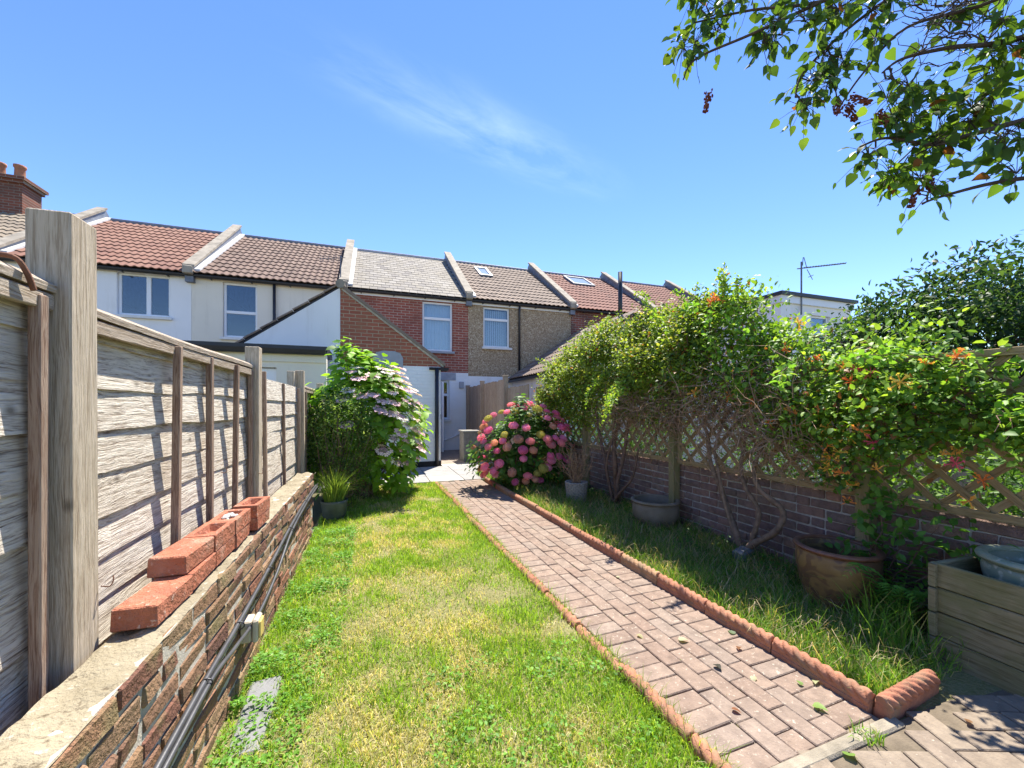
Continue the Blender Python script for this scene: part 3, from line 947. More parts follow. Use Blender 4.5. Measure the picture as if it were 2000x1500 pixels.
def panel(y0, y1, top, battens, cap=True, ragged=0.0, slope=0.0):
    ln = y1 - y0
    pn = MB().box(-0.032, -0.020, 0.0, 0.035, 0.2, top - 0.03).build('panel', 'fence_batten', fence, False, (0, fy(y0), 0))
    MB().box(-0.032, -0.020, ln - 0.035, ln, 0.2, top - 0.03).build('stile', 'fence_batten', pn)
    z, k = 0.30, 0
    while z < top - 0.05:
        hgt = min(0.165, top - z)
        sl = slat_mesh(ln, hgt + 0.006, random.uniform(.002, .007)).build('slat', 'fence_slat', pn, False, (-0.012 + random.uniform(-.003, .003), 0, z))
        sl.rotation_euler = (random.uniform(-.004, .004), 0, random.uniform(-.003, .003))
        z += 0.135
        k += 1
    for b, h, tilt in battens:
        MB().cbox(0, 0, (h + 0.2) / 2, 0.026, 0.030, h - 0.2, 0.003, 0.002).build('batten', 'fence_batten', pn, False, (0.026, b - y0, 0.0), (0, tilt * 0.3, tilt * 0))
    if cap:
        n = 12
        v, f = [], []
        for i in range(n + 1):
            y = ln * i / n
            j = 0.004 * math.sin(4 * y + top * 9)
            v += [(-0.040, y, top - 0.012 + j), (0.038, y, top - 0.020 + j), (0.040, y, top - 0.001 + j), (0.024, y, top + 0.012 + j), (-0.038, y, top + 0.016 + j)]
        for i in range(n):
            for q in range(5):
                f.append((5 * i + q, 5 * i + (q + 1) % 5, 5 * i + 5 + (q + 1) % 5, 5 * i + 5 + q))
        f += [(4, 3, 2, 1, 0), tuple(5 * n + q for q in range(5))]
        MB().add(v, f).build('cap', 'fence_cap', pn)
        MB().cbox(0.026, ln / 2, top - 0.045, 0.018, ln, 0.042, 0.003).build('rail', 'fence_cap', pn)
    return pn
panel(-0.42, 1.375, 1.635, [(1.335, 1.60, 0.0), (0.9, 1.60, 0), (0.45, 1.6, 0), (-0.1, 1.6, 0)])
panel(1.50, 3.21, 1.605, [(1.515, 1.57, 0), (2.06, 1.575, 0.03), (2.455, 1.575, 0.0), (2.83, 1.575, 0.03), (3.19, 1.57, 0)])
panel(3.325, 5.165, 1.555, [(3.62, 1.60, -0.03), (4.35, 1.545, -0.04), (5.10, 1.53, 0)], cap=False)
panel(5.29, 7.05, 1.57, [(5.6, 1.53, 0), (6.3, 1.53, 0)])
# strap of torn felt over the first panel
tag(MB().tube(sm_path([(FX - 0.03, 1.24, 1.662), (FX + 0.03, 1.25, 1.668), (FX + 0.046, 1.265, 1.64), (FX + 0.048, 1.285, 1.60)]), 0.006, 6).build('plant_tie', 'rust', None, True), 'curled rusty strip hanging over the top of the near fence panel', 'strip')
for (y, z) in ((1.49, 0.80), (2.47, 0.98), (3.2, 0.86)):
    fpart(MB().tube(sm_path([(0.066, 0, 0), (0.082, 0.008, -0.006), (0.086, 0.018, 0.006), (0.082, 0.026, 0.018)]), 0.0018, 5), 'hook', 'rust', loc=(0.005, fy(y), z))

# ------------------------------------------------------------------ right hand wall, posts and trellis
RX, RY0, RY1, RH = 3.28, -0.6, 7.62, 0.69
wall_r = empty('garden_wall', (RX, RY0, 0))
tag(wall_r, 'shaded purple brown brick garden wall under the wooden trellis', 'brick wall')
MB().box(0.012, 0.20, 0, RY1 - RY0, -0.05, RH - 0.004).build('mortar_core', 'dark_mortar', wall_r)
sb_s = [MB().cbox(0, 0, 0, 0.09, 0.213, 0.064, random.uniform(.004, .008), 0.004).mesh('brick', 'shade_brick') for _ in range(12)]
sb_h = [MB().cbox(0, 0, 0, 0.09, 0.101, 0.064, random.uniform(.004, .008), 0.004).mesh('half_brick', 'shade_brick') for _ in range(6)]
nb = 0
for c in range(9):
    z = 0.04 + c * 0.0755
    y = 0.9 - (0.0 if c % 2 == 0 else 0.11)
    k = 0
    while y < RY1 - RY0 - 0.05:
        half = (k + 2 * c) % 5 == 4
        ln = 0.112 if half else 0.225
        link('brick', random.choice(sb_h if half else sb_s), wall_r, (0.045 + random.uniform(-.006, .006), y + ln / 2, z),
             (random.uniform(-.02, .02), random.uniform(-.03, .03), random.uniform(-.025, .025)))
        y += ln
        k += 1
        nb += 1
trel = empty('trellis_fence', (RX + 0.05, 0, 0))
tag(trel, 'brown diamond trellis on square posts above the right hand brick wall', 'trellis')
pys = [-0.15, 1.80, 3.66, 5.64, 7.55]
for y in pys:
    h = 1.74
    MB().cbox(0, 0, h / 2, 0.088, 0.088, h, 0.004, 0.002).build('post', 'trellis_post', trel, False, (-0.105, y, 0))
for a, b in zip(pys[:-1], pys[1:]):
    y0, y1 = a + 0.05, b - 0.05
    ln, z0, z1 = y1 - y0, 0.715, 1.62
    pn = MB().cbox(0, ln / 2, 0, 0.045, ln, 0.042, 0.003).build('panel', 'trellis_rail', trel, False, (-0.085, y0, z0))
    MB().cbox(0, ln / 2, z1 - z0, 0.045, ln, 0.042, 0.003).build('top_rail', 'trellis_rail', pn)
    for yy in (0.018, ln - 0.018):
        MB().cbox(0, yy, (z1 - z0) / 2, 0.04, 0.034, z1 - z0 - 0.05, 0.003).build('side_rail', 'trellis_post', pn)
    H = z1 - z0 - 0.03
    step = 0.20
    for sgn, xo in ((1, -0.012), (-1, 0.006)):
        k = -H
        while k < ln:
            # line from (k,0) to (k+H,H), clipped to the panel; mirrored for the other layer
            t0, t1 = max(0, -k), min(H, ln - k)
            if t1 - t0 > 0.06:
                ya, yb = k + t0, k + t1
                za, zb = t0, t1
                if sgn < 0:
                    ya, yb = ln - ya, ln - yb
                cyy, czz = (ya + yb) / 2, (za + zb) / 2 + 0.015
                L2 = math.hypot(yb - ya, zb - za)
                o = MB().cbox(0, 0, 0, L2, 0.038, 0.012, 0.002).build('slat', 'trellis_wood', pn, False, (xo, cyy, czz))
                # long axis (local x) along (0, yb-ya, zb-za), thin axis along world x
                ax = Vector((0, yb - ya, zb - za)).normalized()
                nz = Vector((-1, 0, 0))
                ay = nz.cross(ax)
                o.matrix_basis = Matrix.Translation((xo, cyy, czz)) @ Matrix((ax, ay, nz)).transposed().to_4x4()
            k += step

# ------------------------------------------------------------------ close board fence beyond
cb = empty('board_fence', (2.80, 7.0, 0))
tag(cb, 'vertical feather edge board fence with stepped top beside the brick house passage', 'fence')
bm = {}
def board(h):
    k = round(h, 2)
    if k not in bm:
        mb = MB()
        mb.prism([(0.0, 0.0), (0.0, 0.125), (0.006, 0.125), (0.019, 0.0)], 2, 0.05, h)
        m = mb.mesh('board', 'board_fence')
        bm[k] = m
    return bm[k]
y = 7.0
while y < 12.0:
    h = 1.74 if y < 8.25 else (1.93 if y < 10.2 else 1.92)
    link('board', board(h), cb, (-0.019 + random.uniform(-.003, .003), y - 7.0, random.uniform(-.012, .012)), (0, 0, random.uniform(-.02, .02)))
    y += 0.105
for y, h in ((8.3, 1.99), (10.25, 1.99), (11.93, 1.96)):
    p = MB().cbox(0, 0, h / 2, 0.10, 0.10, h, 0.004).build('post', 'board_fence', cb, False, (-0.045, y - 7.0, 0))
    MB().cbox(0, 0, h + 0.012, 0.115, 0.115, 0.022, 0.004).build('post_cap', 'board_fence', p)

# ------------------------------------------------------------------ terraced houses
FY, EZ, RISE, RUN = 12.0, 4.70, 2.30, 3.60
TH = math.atan2(RISE, RUN)
def wall_holes(x0, x1, z0, z1, y0, th, holes):
    """wall facing -Y with real openings and reveals"""
    xs = sorted({x0, x1, *[a for h in holes for a in h[:2]]})
    zs = sorted({z0, z1, *[a for h in holes for a in h[2:]]})
    xs = [x for x in xs if x0 <= x <= x1]
    zs = [z for z in zs if z0 <= z <= z1]
    solid = {}
    for i in range(len(xs) - 1):
        for j in range(len(zs) - 1):
            cx_, cz_ = (xs[i] + xs[i + 1]) / 2, (zs[j] + zs[j + 1]) / 2
            solid[i, j] = not any(h[0] < cx_ < h[1] and h[2] < cz_ < h[3] for h in holes)
    mb = MB()
    ya, yb = y0, y0 + th
    for (i, j), s in solid.items():
        if not s:
            continue
        a, b, c, d = xs[i], xs[i + 1], zs[j], zs[j + 1]
        mb.add([(a, ya, c), (b, ya, c), (b, ya, d), (a, ya, d)], [(0, 1, 2, 3)])
        mb.add([(a, yb, c), (b, yb, c), (b, yb, d), (a, yb, d)], [(3, 2, 1, 0)])
        for di, dj, q in ((-1, 0, [(a, ya, c), (a, ya, d), (a, yb, d), (a, yb, c)]), (1, 0, [(b, ya, d), (b, ya, c), (b, yb, c), (b, yb, d)]),
                          (0, -1, [(b, ya, c), (a, ya, c), (a, yb, c), (b, yb, c)]), (0, 1, [(a, ya, d), (b, ya, d), (b, yb, d), (a, yb, d)])):
            if not solid.get((i + di, j + dj), False):
                mb.add(q, [(0, 1, 2, 3)])
    return mb
def window(parent, x0, x1, z0, z1, y0, transom=None, mullion=None, sill='white_sill', blind='curtain', setback=0.07):
    """white plastic window set in an opening; frame mesh with panes, sill and curtain below it"""
    fw, dp = 0.055, 0.06
    ya, yb = setback, setback + dp
    mb = MB()
    w, h = x1 - x0, z1 - z0
    e = 0.003
    mb.cbox(w / 2, (ya + yb) / 2, fw / 2 + e, w - 2 * e, dp, fw, 0.006).cbox(w / 2, (ya + yb) / 2, h - fw / 2 - e, w - 2 * e, dp, fw, 0.006)
    mb.cbox(fw / 2 + e, (ya + yb) / 2, h / 2, fw, dp - 0.004, h - 2 * fw, 0.006).cbox(w - fw / 2 - e, (ya + yb) / 2, h / 2, fw, dp - 0.004, h - 2 * fw, 0.006)
    xs, zs = [fw, w - fw], [fw, h - fw]
    if transom:
        mb.cbox(w / 2, (ya + yb) / 2 - 0.004, transom, w - 2 * fw, dp, 0.075, 0.006)
        zs = [fw, transom - .035, transom + .035, h - fw]
    if mullion:
        mb.cbox(mullion, (ya + yb) / 2 - 0.004, h / 2, 0.09, dp, h - 2 * fw, 0.006)
        xs = [fw, mullion - .04, mullion + .04, w - fw]
    fr = mb.build('window', 'white_pvc', parent, False, (x0, y0, z0))
    for i in range(0, len(xs), 2):
        for j in range(0, len(zs), 2):
            MB().box(xs[i] - .004, xs[i + 1] + .004, ya + 0.024, ya + 0.030, zs[j] - .004, zs[j + 1] + .004).build('pane', 'glass', fr)
    if sill:
        MB().cbox(w / 2, 0.02, -0.035, w + 0.10, 0.20, 0.066, 0.006).build('sill', sill, fr)
    if blind == 'vertical':
        n = 11
        for k in range(n):
            o = MB().cbox(0, 0, h / 2, 0.082, 0.003, h - 0.12, 0.001).build('blind_slat', 'curtain', fr, False, (0.05 + (w - 0.1) * (k + .5) / n, ya + 0.16, 0), (0, 0, R(28)))
    elif blind:
        v, f = [], []
        n = 40
        for k in range(n + 1):
            x = 0.03 + (w - 0.06) * k / n
            yy = ya + 0.14 + 0.012 * math.sin(k * 1.7) + 0.006 * math.sin(k * 0.6)
            v += [(x, yy, 0.03), (x, yy, h - 0.03)]
        f = [(2 * k, 2 * k + 2, 2 * k + 3, 2 * k + 1) for k in range(n)]
        MB().add(v, f).build('curtain', blind, fr, True)
    return fr
def tile_mesh(w, ln, mat):
    n = 14
    v, f = [], []
    for i in range(n + 1):
        x = w * i / n * 1.02
        b = 0.026 * (0.5 - 0.5 * math.cos(4 * math.pi * i / n)) ** 1.3
        v += [(x, 0, 0.038 + b), (x, ln, 0.012 + b), (x, 0.002, 0.016 + b)]
    for i in range(n):
        a, c = 3 * i, 3 * i + 3
        f += [(a, c, c + 1, a + 1), (a + 2, c + 2, c, a)]
    return MB().add(v, f).mesh('roof_tile', mat)
tile_cache = {}
def tiled_slope(roof, x0, x1, ye, ze, run, th, cols, gauge, mat, slate=False, holes=(), tf=None):
    """tiles on a slope rising towards +Y from the eave line; tf maps tile frames (used for side slopes)"""
    w = (x1 - x0) / cols
    key = (mat, round(w, 3))
    if key not in tile_cache:
        if slate:
            tile_cache[key] = [MB().cbox(w / 2, gauge * .65, 0.012, w - 0.006, gauge * 1.3, 0.008, 0.0015, 0.0012).mesh('slate', mat) for _ in range(4)]
        else:
            tile_cache[key] = [tile_mesh(w, gauge * 1.18, mat)]
    ms = tile_cache[key]
    n = int(run / math.cos(th) / gauge + 0.6)
    name = 'slate' if slate else 'roof_tile'
    for r in range(n):
        s = r * gauge
        off = w / 2 if slate and r % 2 else 0.0
        for c in range(cols):
            x = x0 + c * w + off
            if slate and off and c == cols - 1:
                continue
            ym = ye + (s + gauge / 2) * math.cos(th)
            if any(h[0] < x + w / 2 < h[1] and h[2] < ym < h[3] for h in holes):
                continue
            tilt = 0.035 if slate else 0.0
            m = Matrix.Translation((x, ye + s * math.cos(th), ze + s * math.sin(th))) @ Matrix.Rotation(th - tilt + random.uniform(-.004, .004), 4, 'X')
            if slate:
                m = m @ Matrix.Translation((0, 0, 0.012 + random.uniform(-.001, .002)))
            o = bpy.data.objects.new(name, random.choice(ms))
            COL.objects.link(o)
            o.parent = roof
            o.matrix_basis = (tf @ m) if tf is not None else m
def house(x0, x1, label, lower, upper, split, roofmat, holes, cols=11, slate=False, sky_holes=(), fascia=True, parapet=True, dark_side=True):
    xc = (x0 + x1) / 2
    W = x1 - x0
    hs = empty('terraced_house', (xc, FY, 0))
    tag(hs, label, 'house', 'terraced houses backing onto the gardens')
    hh = [(a - xc, b - xc, c, d) for a, b, c, d in holes]
    lo = [h for h in hh if h[2] < split]
    up = [h for h in hh if h[2] >= split]
    a, b = -W / 2 + 0.002, W / 2 - 0.002
    wall_holes(a, b, 0, split, 0, 0.25, lo).build('lower_wall', lower, hs)
    wall_holes(a, b, split, EZ - 0.02, 0.004 if lower != upper else 0.0, 0.25, up).build('upper_wall', upper, hs)
    MB().box(a, a + 0.1, 0.26, 7.0, 0, EZ).box(b - 0.1, b, 0.26, 7.0, 0, EZ).box(a + .1, b - .1, 6.9, 7.0, 0, EZ).build('side_wall', 'room_dark', hs)
    MB().box(a + .1, b - .1, 0.26, 6.9, 2.45, 2.55).build('floor_slab', 'room_dark', hs)
    rf = MB().prism([(-0.14, EZ - 0.11), (RUN, EZ + RISE - 0.02), (2 * RUN - 0.1, EZ - 0.05), (RUN, EZ + RISE - 0.16), (-0.14, EZ - 0.16)], 0, a, b).build('roof', 'room_dark', hs)
    sh = [(h[0] - xc, h[1] - xc, h[2] - FY, h[3] - FY) for h in sky_holes]
    tiled_slope(rf, a, b, -0.17, EZ - 0.10, RUN + 0.1, TH, cols, 0.25 if slate else 0.335, roofmat, slate, sh)
    MB().tube([(a, RUN + 0.02, EZ + RISE + 0.03), (b, RUN + 0.02, EZ + RISE + 0.03)], 0.085, 10).build('ridge', 'lead' if not slate else 'grey_sill', rf)
    for h in sh:
        # roof window lying on the slope
        ym = (h[2] + h[3]) / 2
        ln = (h[3] - h[2]) / math.cos(TH)
        m = Matrix.Translation(((h[0] + h[1]) / 2, ym, EZ - 0.10 + (ym + 0.17) * math.tan(TH) + 0.055)) @ Matrix.Rotation(TH, 4, 'X')
        w2, l2 = (h[1] - h[0]) / 2, ln / 2
        o = MB().box(-w2, w2, -l2, -l2 + .09, -.08, .05).box(-w2, w2, l2 - .09, l2, -.08, .05).box(-w2, -w2 + .08, -l2 + .09, l2 - .09, -.08, .05).box(w2 - .08, w2, -l2 + .09, l2 - .09, -.08, .05).build('skylight', 'lead', hs)
        o.matrix_basis = m
        MB().box(-w2 + .081, w2 - .081, -l2 + .091, l2 - .091, 0.0, 0.02).build('pane', 'skylight_glass', o)
    if fascia:
        MB().box(a, b, -0.035, -0.004, EZ - 0.23, EZ - 0.10).build('fascia', 'white_pvc', hs)
    # gutter: open half round trough
    gp_ = [(-0.10 + 0.055 * math.cos(t), EZ - 0.125 + 0.055 * math.sin(t)) for t in np.linspace(math.pi, 2 * math.pi, 9)]
    gp_ += [(-0.10 + 0.048 * math.cos(t), EZ - 0.122 + 0.048 * math.sin(t)) for t in np.linspace(2 * math.pi, math.pi, 9)]
    gt = MB().prism(gp_, 0, a, b).build('gutter', 'black_plastic', hs)
    for k in range(4):
        xx = a + W * (k + .5) / 4
        MB().box(xx - .015, xx + .015, -0.16, -0.036, EZ - 0.20, EZ - 0.182).build('gutter_bracket', 'black_plastic', gt)
    if parapet:
        x = W / 2
        pts = [(-0.14, EZ - 0.30), (-0.14, EZ + 0.06), (RUN, EZ + RISE + 0.32), (2 * RUN - .1, EZ + 0.02), (2 * RUN - .1, EZ - 0.3)]
        pr = MB().prism(pts, 0, x - 0.085, x + 0.085).build('parapet', 'lead', hs)
        c = MB()
        pts = [(-0.18, EZ + 0.05), (-0.18, EZ + 0.115), (RUN, EZ + RISE + 0.40), (RUN, EZ + RISE + 0.335)]
        c.prism(pts, 0, x - 0.125, x + 0.125)
        c.build('coping', 'coping', pr)
        MB().cbox(x, -0.19, EZ - 0.03, 0.20, 0.13, 0.20, 0.02, 0.01).build('corbel', 'coping', pr)
        for sx in (1,):
            fl = MB().prism([(-0.12, EZ - 0.02), (-0.12, EZ + 0.03), (RUN, EZ + RISE + 0.115), (RUN, EZ + RISE + 0.06)], 0, x + 0.086, x + 0.22).build('flashing', 'flashing', pr)
    return hs
B = [-11.26, -7.75, -4.24, -0.73, 2.78, 6.30, 9.81, 13.32]
def add_window(hs, x0, x1, z0, z1, **k):
    return window(hs, x0 - hs.location.x, x1 - hs.location.x, z0, z1, 0.0, **k)
def pipe(hs, pts, r, mat='black_plastic', name='downpipe'):
    ox, oy = hs.location.x, hs.location.y
    p = MB().tube([(a - ox, b - oy, c) for a, b, c in pts], r, 10).build(name, mat, hs, True)
    return p

h0 = house(B[0], B[1], 'white house with grey brown tiles and a brick chimney at the far left', 'white_render', 'white_render', 2.4, 'tile_grey', [(-9.6, -8.7, 3.3, 4.5)], fascia=False)
add_window(h0, -9.6, -8.7, 3.3, 4.5, transom=0.8)
ch = MB()
ch.box(-1.45, 0.28, 3.05, 3.75, 6.6, 7.55).box(-1.50, 0.33, 3.0, 3.8, 7.55, 7.64).box(-1.55, 0.38, 2.95, 3.85, 7.64, 7.73)
cho = ch.build('chimney', 'chimney_brick', h0)
for k in range(4):
    MB().lathe([(0.13, 7.72), (0.14, 7.80), (0.115, 7.86), (0.105, 8.10), (0.13, 8.14), (0.13, 8.20), (0.10, 8.20), (0.09, 8.0)], 20).build('chimney_pot', 'terracotta', cho, True, (0.02 - k * 0.42, 3.4, 0))
h1 = house(B[1], B[2], 'white painted house with a red tiled roof and wide two pane window', 'white_render', 'white_render', 2.4, 'tile_red', [(-5.70, -4.67, 3.51, 4.53)], fascia=False)
add_window(h1, -5.70, -4.67, 3.51, 4.53, mullion=0.58, blind=None)
h2 = house(B[2], B[3], 'cream rendered house with dark brown tiles and a black edged flat roof extension', 'cream_render', 'cream_render', 2.4, 'tile_brown', [(-3.58, -2.82, 3.10, 4.51)], fascia=False)
add_window(h2, -3.58, -2.82, 3.10, 4.51, transom=0.66, blind=None)
pipe(h2, [(-2.42, 11.93, 4.55), (-2.42, 11.93, 2.4)], 0.036)
h3 = house(B[3], B[4], 'red brick house with a grey slate roof and white painted ground floor', 'white_paint_brick', 'house_brick', 2.36, 'slate',
           [(1.40, 2.30, 2.99, 4.46), (1.62, 2.20, 0.95, 2.12)], cols=16, slate=True)
add_window(h3, 1.40, 2.30, 2.99, 4.46, transom=0.98, sill='grey_sill')
add_window(h3, 1.62, 2.20, 0.95, 2.12, transom=0.74, sill='white_sill', blind=None)
h4 = house(B[4], B[5], 'brown pebble dashed house with vertical blinds in its white window', 'white_render', 'pebble_dash', 2.27, 'tile_taupe', [(3.26, 4.13, 3.19, 4.45)], sky_holes=[(3.70, 4.20, 14.10, 15.05)])
add_window(h4, 3.26, 4.13, 3.19, 4.45, transom=0.88, blind='vertical')
pipe(h4, [(4.43, 11.90, 4.56), (4.43, 11.94, 4.35), (4.43, 11.94, 2.3)], 0.034)
h5 = house(B[5], B[6], 'brick house with maroon tiles and a wide roof window', 'house_brick_dark', 'house_brick_dark', 2.4, 'tile_maroon', [(7.6, 8.5, 3.1, 4.4)], sky_holes=[(7.65, 8.65, 14.35, 15.3)], fascia=False)
add_window(h5, 7.6, 8.5, 3.1, 4.4, transom=0.9)
h6 = house(B[6], B[7], 'furthest brick house with maroon tiles half hidden behind the climbing rose', 'house_brick_dark', 'house_brick_dark', 2.4, 'tile_maroon', [(11.2, 12.1, 3.1, 4.4)], fascia=False)
add_window(h6, 11.2, 12.1, 3.1, 4.4, transom=0.9)

# --- paired rear extension between the cream and the brick house
EXF, APX, APZ, EVX, EVZ = 8.80, -0.61, 3.74, 1.42, 2.26
def in_house(hs, mb, name, mat, parent=None, **k):
    """vertices given in world metres, moved into the house's own frame"""
    ox, oy = hs.location.x, hs.location.y
    mb.v = [(a - ox, b - oy, c) for a, b, c in mb.v]
    return mb.build(name, mat, parent or hs, **k)
SL = (APZ - EVZ) / (EVX - APX)
# brick half: brick triangle above a white painted wall
in_house(h3, MB().prism([(APX, 2.20), (EVX, 2.20), (EVX, EVZ), (APX, APZ)], 1, EXF, EXF + 0.22), 'extension_gable', 'gable_brick')
in_house(h3, MB().prism([(APX, 0.14), (EVX, 0.14), (EVX, 2.20), (APX, 2.20)], 1, EXF - 0.004, EXF + 0.21), 'extension_wall', 'white_paint_brick')
in_house(h3, MB().box(APX, EVX + 0.012, EXF - 0.016, EXF + 0.2, 0.0, 0.14), 'plinth', 'plinth_black')
in_house(h3, MB().box(EVX - 0.22, EVX - 0.001, EXF + 0.22, FY, 0.0, 2.24), 'extension_side', 'white_paint_brick')
in_house(h3, MB().prism([(APX, APZ + 0.02), (EVX + 0.10, EVZ - 0.053), (EVX + 0.10, EVZ + 0.017), (APX, APZ + 0.09)], 1, EXF - 0.05, FY - 0.01), 'extension_roof', 'tile_taupe')
in_house(h3, MB().prism([(APX + .02, APZ - 0.035), (EVX + 0.06, EVZ - 0.075), (EVX + 0.06, EVZ - 0.022), (APX + .02, APZ + 0.02)], 1, EXF - 0.022, EXF - 0.002), 'verge_mortar', 'mortar')
in_house(h3, MB().box(EVX - 0.25, EVX + 0.17, EXF - 0.06, EXF + 0.3, EVZ - 0.13, EVZ - 0.075), 'extension_gutter', 'plinth_black')
in_house(h3, MB().prism([(0.02, 2.14), (0.62, 2.14), (0.62, 2.36), (0.56, 2.46), (0.44, 2.50), (0.2, 2.50), (0.08, 2.46), (0.02, 2.36)], 1, EXF - 0.02, EXF - 0.005), 'lintel', 'grey_sill')
pipe(h3, [(EVX - 0.09, EXF - 0.05, EVZ - 0.10), (EVX - 0.09, EXF - 0.05, 1.1), (EVX - 0.09, EXF - 0.05, 0.06)], 0.042)
in_house(h3, MB().cbox(2.12, FY - 0.008, 2.24, 0.55, 0.02, 0.22, 0.004), 'lintel', 'grey_sill')
in_house(h3, MB().cbox(2.565, FY - 0.03, 1.985, 0.14, 0.06, 0.20, 0.006), 'air_vent', 'grey_sill')
pipe(h3, [(2.70, FY - 0.03, 0.62), (2.28, FY - 0.03, 0.40), (2.0, FY - 0.03, 0.30)], 0.022, 'white_pvc', 'waste_pipe')
# open glazed back door
dr = MB().box(-.03, .03, 0, .09, 0, 1.98).box(-.03, .03, .66, .75, 0, 1.98).box(-.03, .03, .09, .66, 0, .12).box(-.03, .03, .09, .66, .95, 1.04).box(-.03, .03, .09, .66, 1.88, 1.98)
dro = dr.build('door', 'white_pvc', h3, False, (1.60 - h3.location.x, 11.95 - FY, 0.05), (0, 0, R(180 + 22)))
MB().box(-.006, .006, .09, .66, .12, .95).box(-.006, .006, .09, .66, 1.04, 1.88).build('pane', 'glass', dro)
MB().cbox(0.05, 0.70, 1.0, 0.04, 0.03, 0.14, 0.005).build('handle', 'aerial_metal', dro)
# rendered half
in_house(h2, MB().prism([(APX - 2.05, 0), (APX - 0.002, 0), (APX - 0.002, APZ), (APX - 2.05, EVZ)], 1, EXF - 0.012, EXF + 0.22), 'extension_gable', 'white_render')
rv = in_house(h2, MB().prism([(APX + 0.02, APZ + 0.02), (APX - 2.15, EVZ - 0.053), (APX - 2.15, EVZ - 0.01), (APX + 0.02, APZ + 0.06)], 1, EXF + 0.0, FY - 0.01), 'extension_roof', 'room_dark')
for k in range(8):
    x = APX - 0.02 - k * 0.275
    zz = APZ + 0.045 - (APX - x) * SL
    o = in_house(h2, MB().box(-0.33, 0.0, EXF - 0.05, FY - 0.02, 0.0, 0.028), 'verge_tile', 'tile_taupe', rv)
    for v_ in o.data.vertices:
        v_.co.x += h2.location.x
    o.matrix_basis = Matrix.Translation((x - h2.location.x, 0, zz + 0.02)) @ Matrix.Rotation(-math.atan(SL) + 0.05, 4, 'Y')
in_house(h2, MB().tube([(APX, EXF - 0.06, APZ + 0.07), (APX, FY - 0.02, APZ + 0.07)], 0.09, 10), 'extension_ridge', 'coping')
# flat roofed extension
FEX0, FEX1, FEY = -4.2, -0.77, 7.80
in_house(h2, wall_holes(FEX0, FEX1, 0, 2.10, FEY, 0.2, [(-2.05, -1.55, 0.05, 2.0)]), 'extension_wall', 'cream_render')
in_house(h2, MB().box(FEX0, FEX1, FEY - 0.03, FEY + .2, 2.10, 2.25), 'trim_board', 'cream_render')
in_house(h2, MB().box(FEX0 - .05, FEX1 + .02, FEY - 0.06, FEY + 0.9, 2.25, 2.385), 'flat_roof', 'black_plastic')
in_house(h2, MB().prism([(FEY - 0.17, 2.31), (FEY - 0.155, 2.25), (FEY - 0.115, 2.225), (FEY - 0.075, 2.25), (FEY - 0.062, 2.31)], 0, FEX0 - .05, FEX1 + .0), 'extension_gutter', 'black_plastic')
in_house(h2, MB().cbox(-1.80, FEY + 0.1, 1.02, 0.49, 0.06, 1.93, 0.01), 'extension_door', 'white_pvc')

# --- right hand paired extension (tiled side slope seen from the garden)
EX2 = 4.20
in_house(h4, MB().box(EX2, EX2 + 0.2, 8.8, FY - .002, 0, 2.24).prism([(EX2 + .2, 0), (6.299, 0), (6.299, 3.62), (EX2 + .2, 2.30)], 1, 8.8, 9.0), 'extension_wall', 'white_render')
er = in_house(h4, MB().prism([(EX2 - 0.12, 2.17), (6.29, 3.66), (6.29, 3.60), (EX2 - 0.12, 2.11)], 1, 8.72, FY - .005), 'extension_roof', 'room_dark')
TH2 = math.atan2(1.49, 2.21)
tf = Matrix.Translation((EX2 - 0.14 - h4.location.x, FY - .01 - FY, 2.15)) @ Matrix.Rotation(R(-90), 4, 'Z')
tiled_slope(er, 0.0, 3.27, 0.0, 0.02, 2.35, TH2, 10, 0.33, 'tile_taupe', tf=tf)
in_house(h4, MB().box(EX2 - 0.16, EX2 - 0.08, 8.74, FY - .02, 2.09, 2.15), 'extension_gutter', 'black_plastic')
in_house(h5, MB().box(8.2, 8.4, 8.8, FY - .002, 0, 2.24).prism([(6.301, 0), (8.2, 0), (8.2, 2.30), (6.301, 3.62)], 1, 8.8, 9.0), 'extension_wall', 'house_brick_dark')
in_house(h5, MB().prism([(8.52, 2.17), (6.30, 3.70), (6.30, 3.60), (8.52, 2.09)], 1, 8.72, FY - .005), 'extension_roof', 'tile_maroon')
pipe(h5, [(6.52, 9.5, 3.4), (6.52, 9.5, 5.08)], 0.06, 'black_plastic', 'flue_pipe')

# --- white flat roofed block further right
wb = empty('flat_roofed_building', (10.62, 7.93, 0))
tag(wb, 'white flat roofed building with black roof edge rising behind the climbers', 'building')
wall_holes(0, 2.9, 0, 4.2, 0, 0.2, [(1.2, 2.0, 2.9, 3.95)]).build('front_wall', 'white_render', wb)
MB().box(0, 0.2, 0.201, 6, 0, 4.2).box(2.7, 2.9, .201, 6, 0, 4.2).build('side_wall', 'white_render', wb)
window(wb, 1.2, 2.0, 2.9, 3.95, 0.0, transom=0.7)
MB().box(-0.06, 2.96, -0.06, 6, 4.201, 4.40).build('fascia', 'white_pvc', wb)
MB().box(-0.13, 3.03, -0.13, 6.1, 4.401, 4.49).build('roof', 'black_plastic', wb)
ae = empty('tv_aerial', (11.32, 7.86, 3.9))
tag(ae, 'television aerial on a mast fixed to the white flat roofed building', 'aerial')
MB().tube([(0, 0, 0), (0, 0, 1.48)], 0.022, 8).build('mast', 'aerial_metal', ae)
MB().tube([(-0.12, 0.03, 1.28), (1.44, -0.25, 1.52)], 0.014, 6).build('boom', 'aerial_metal', ae)
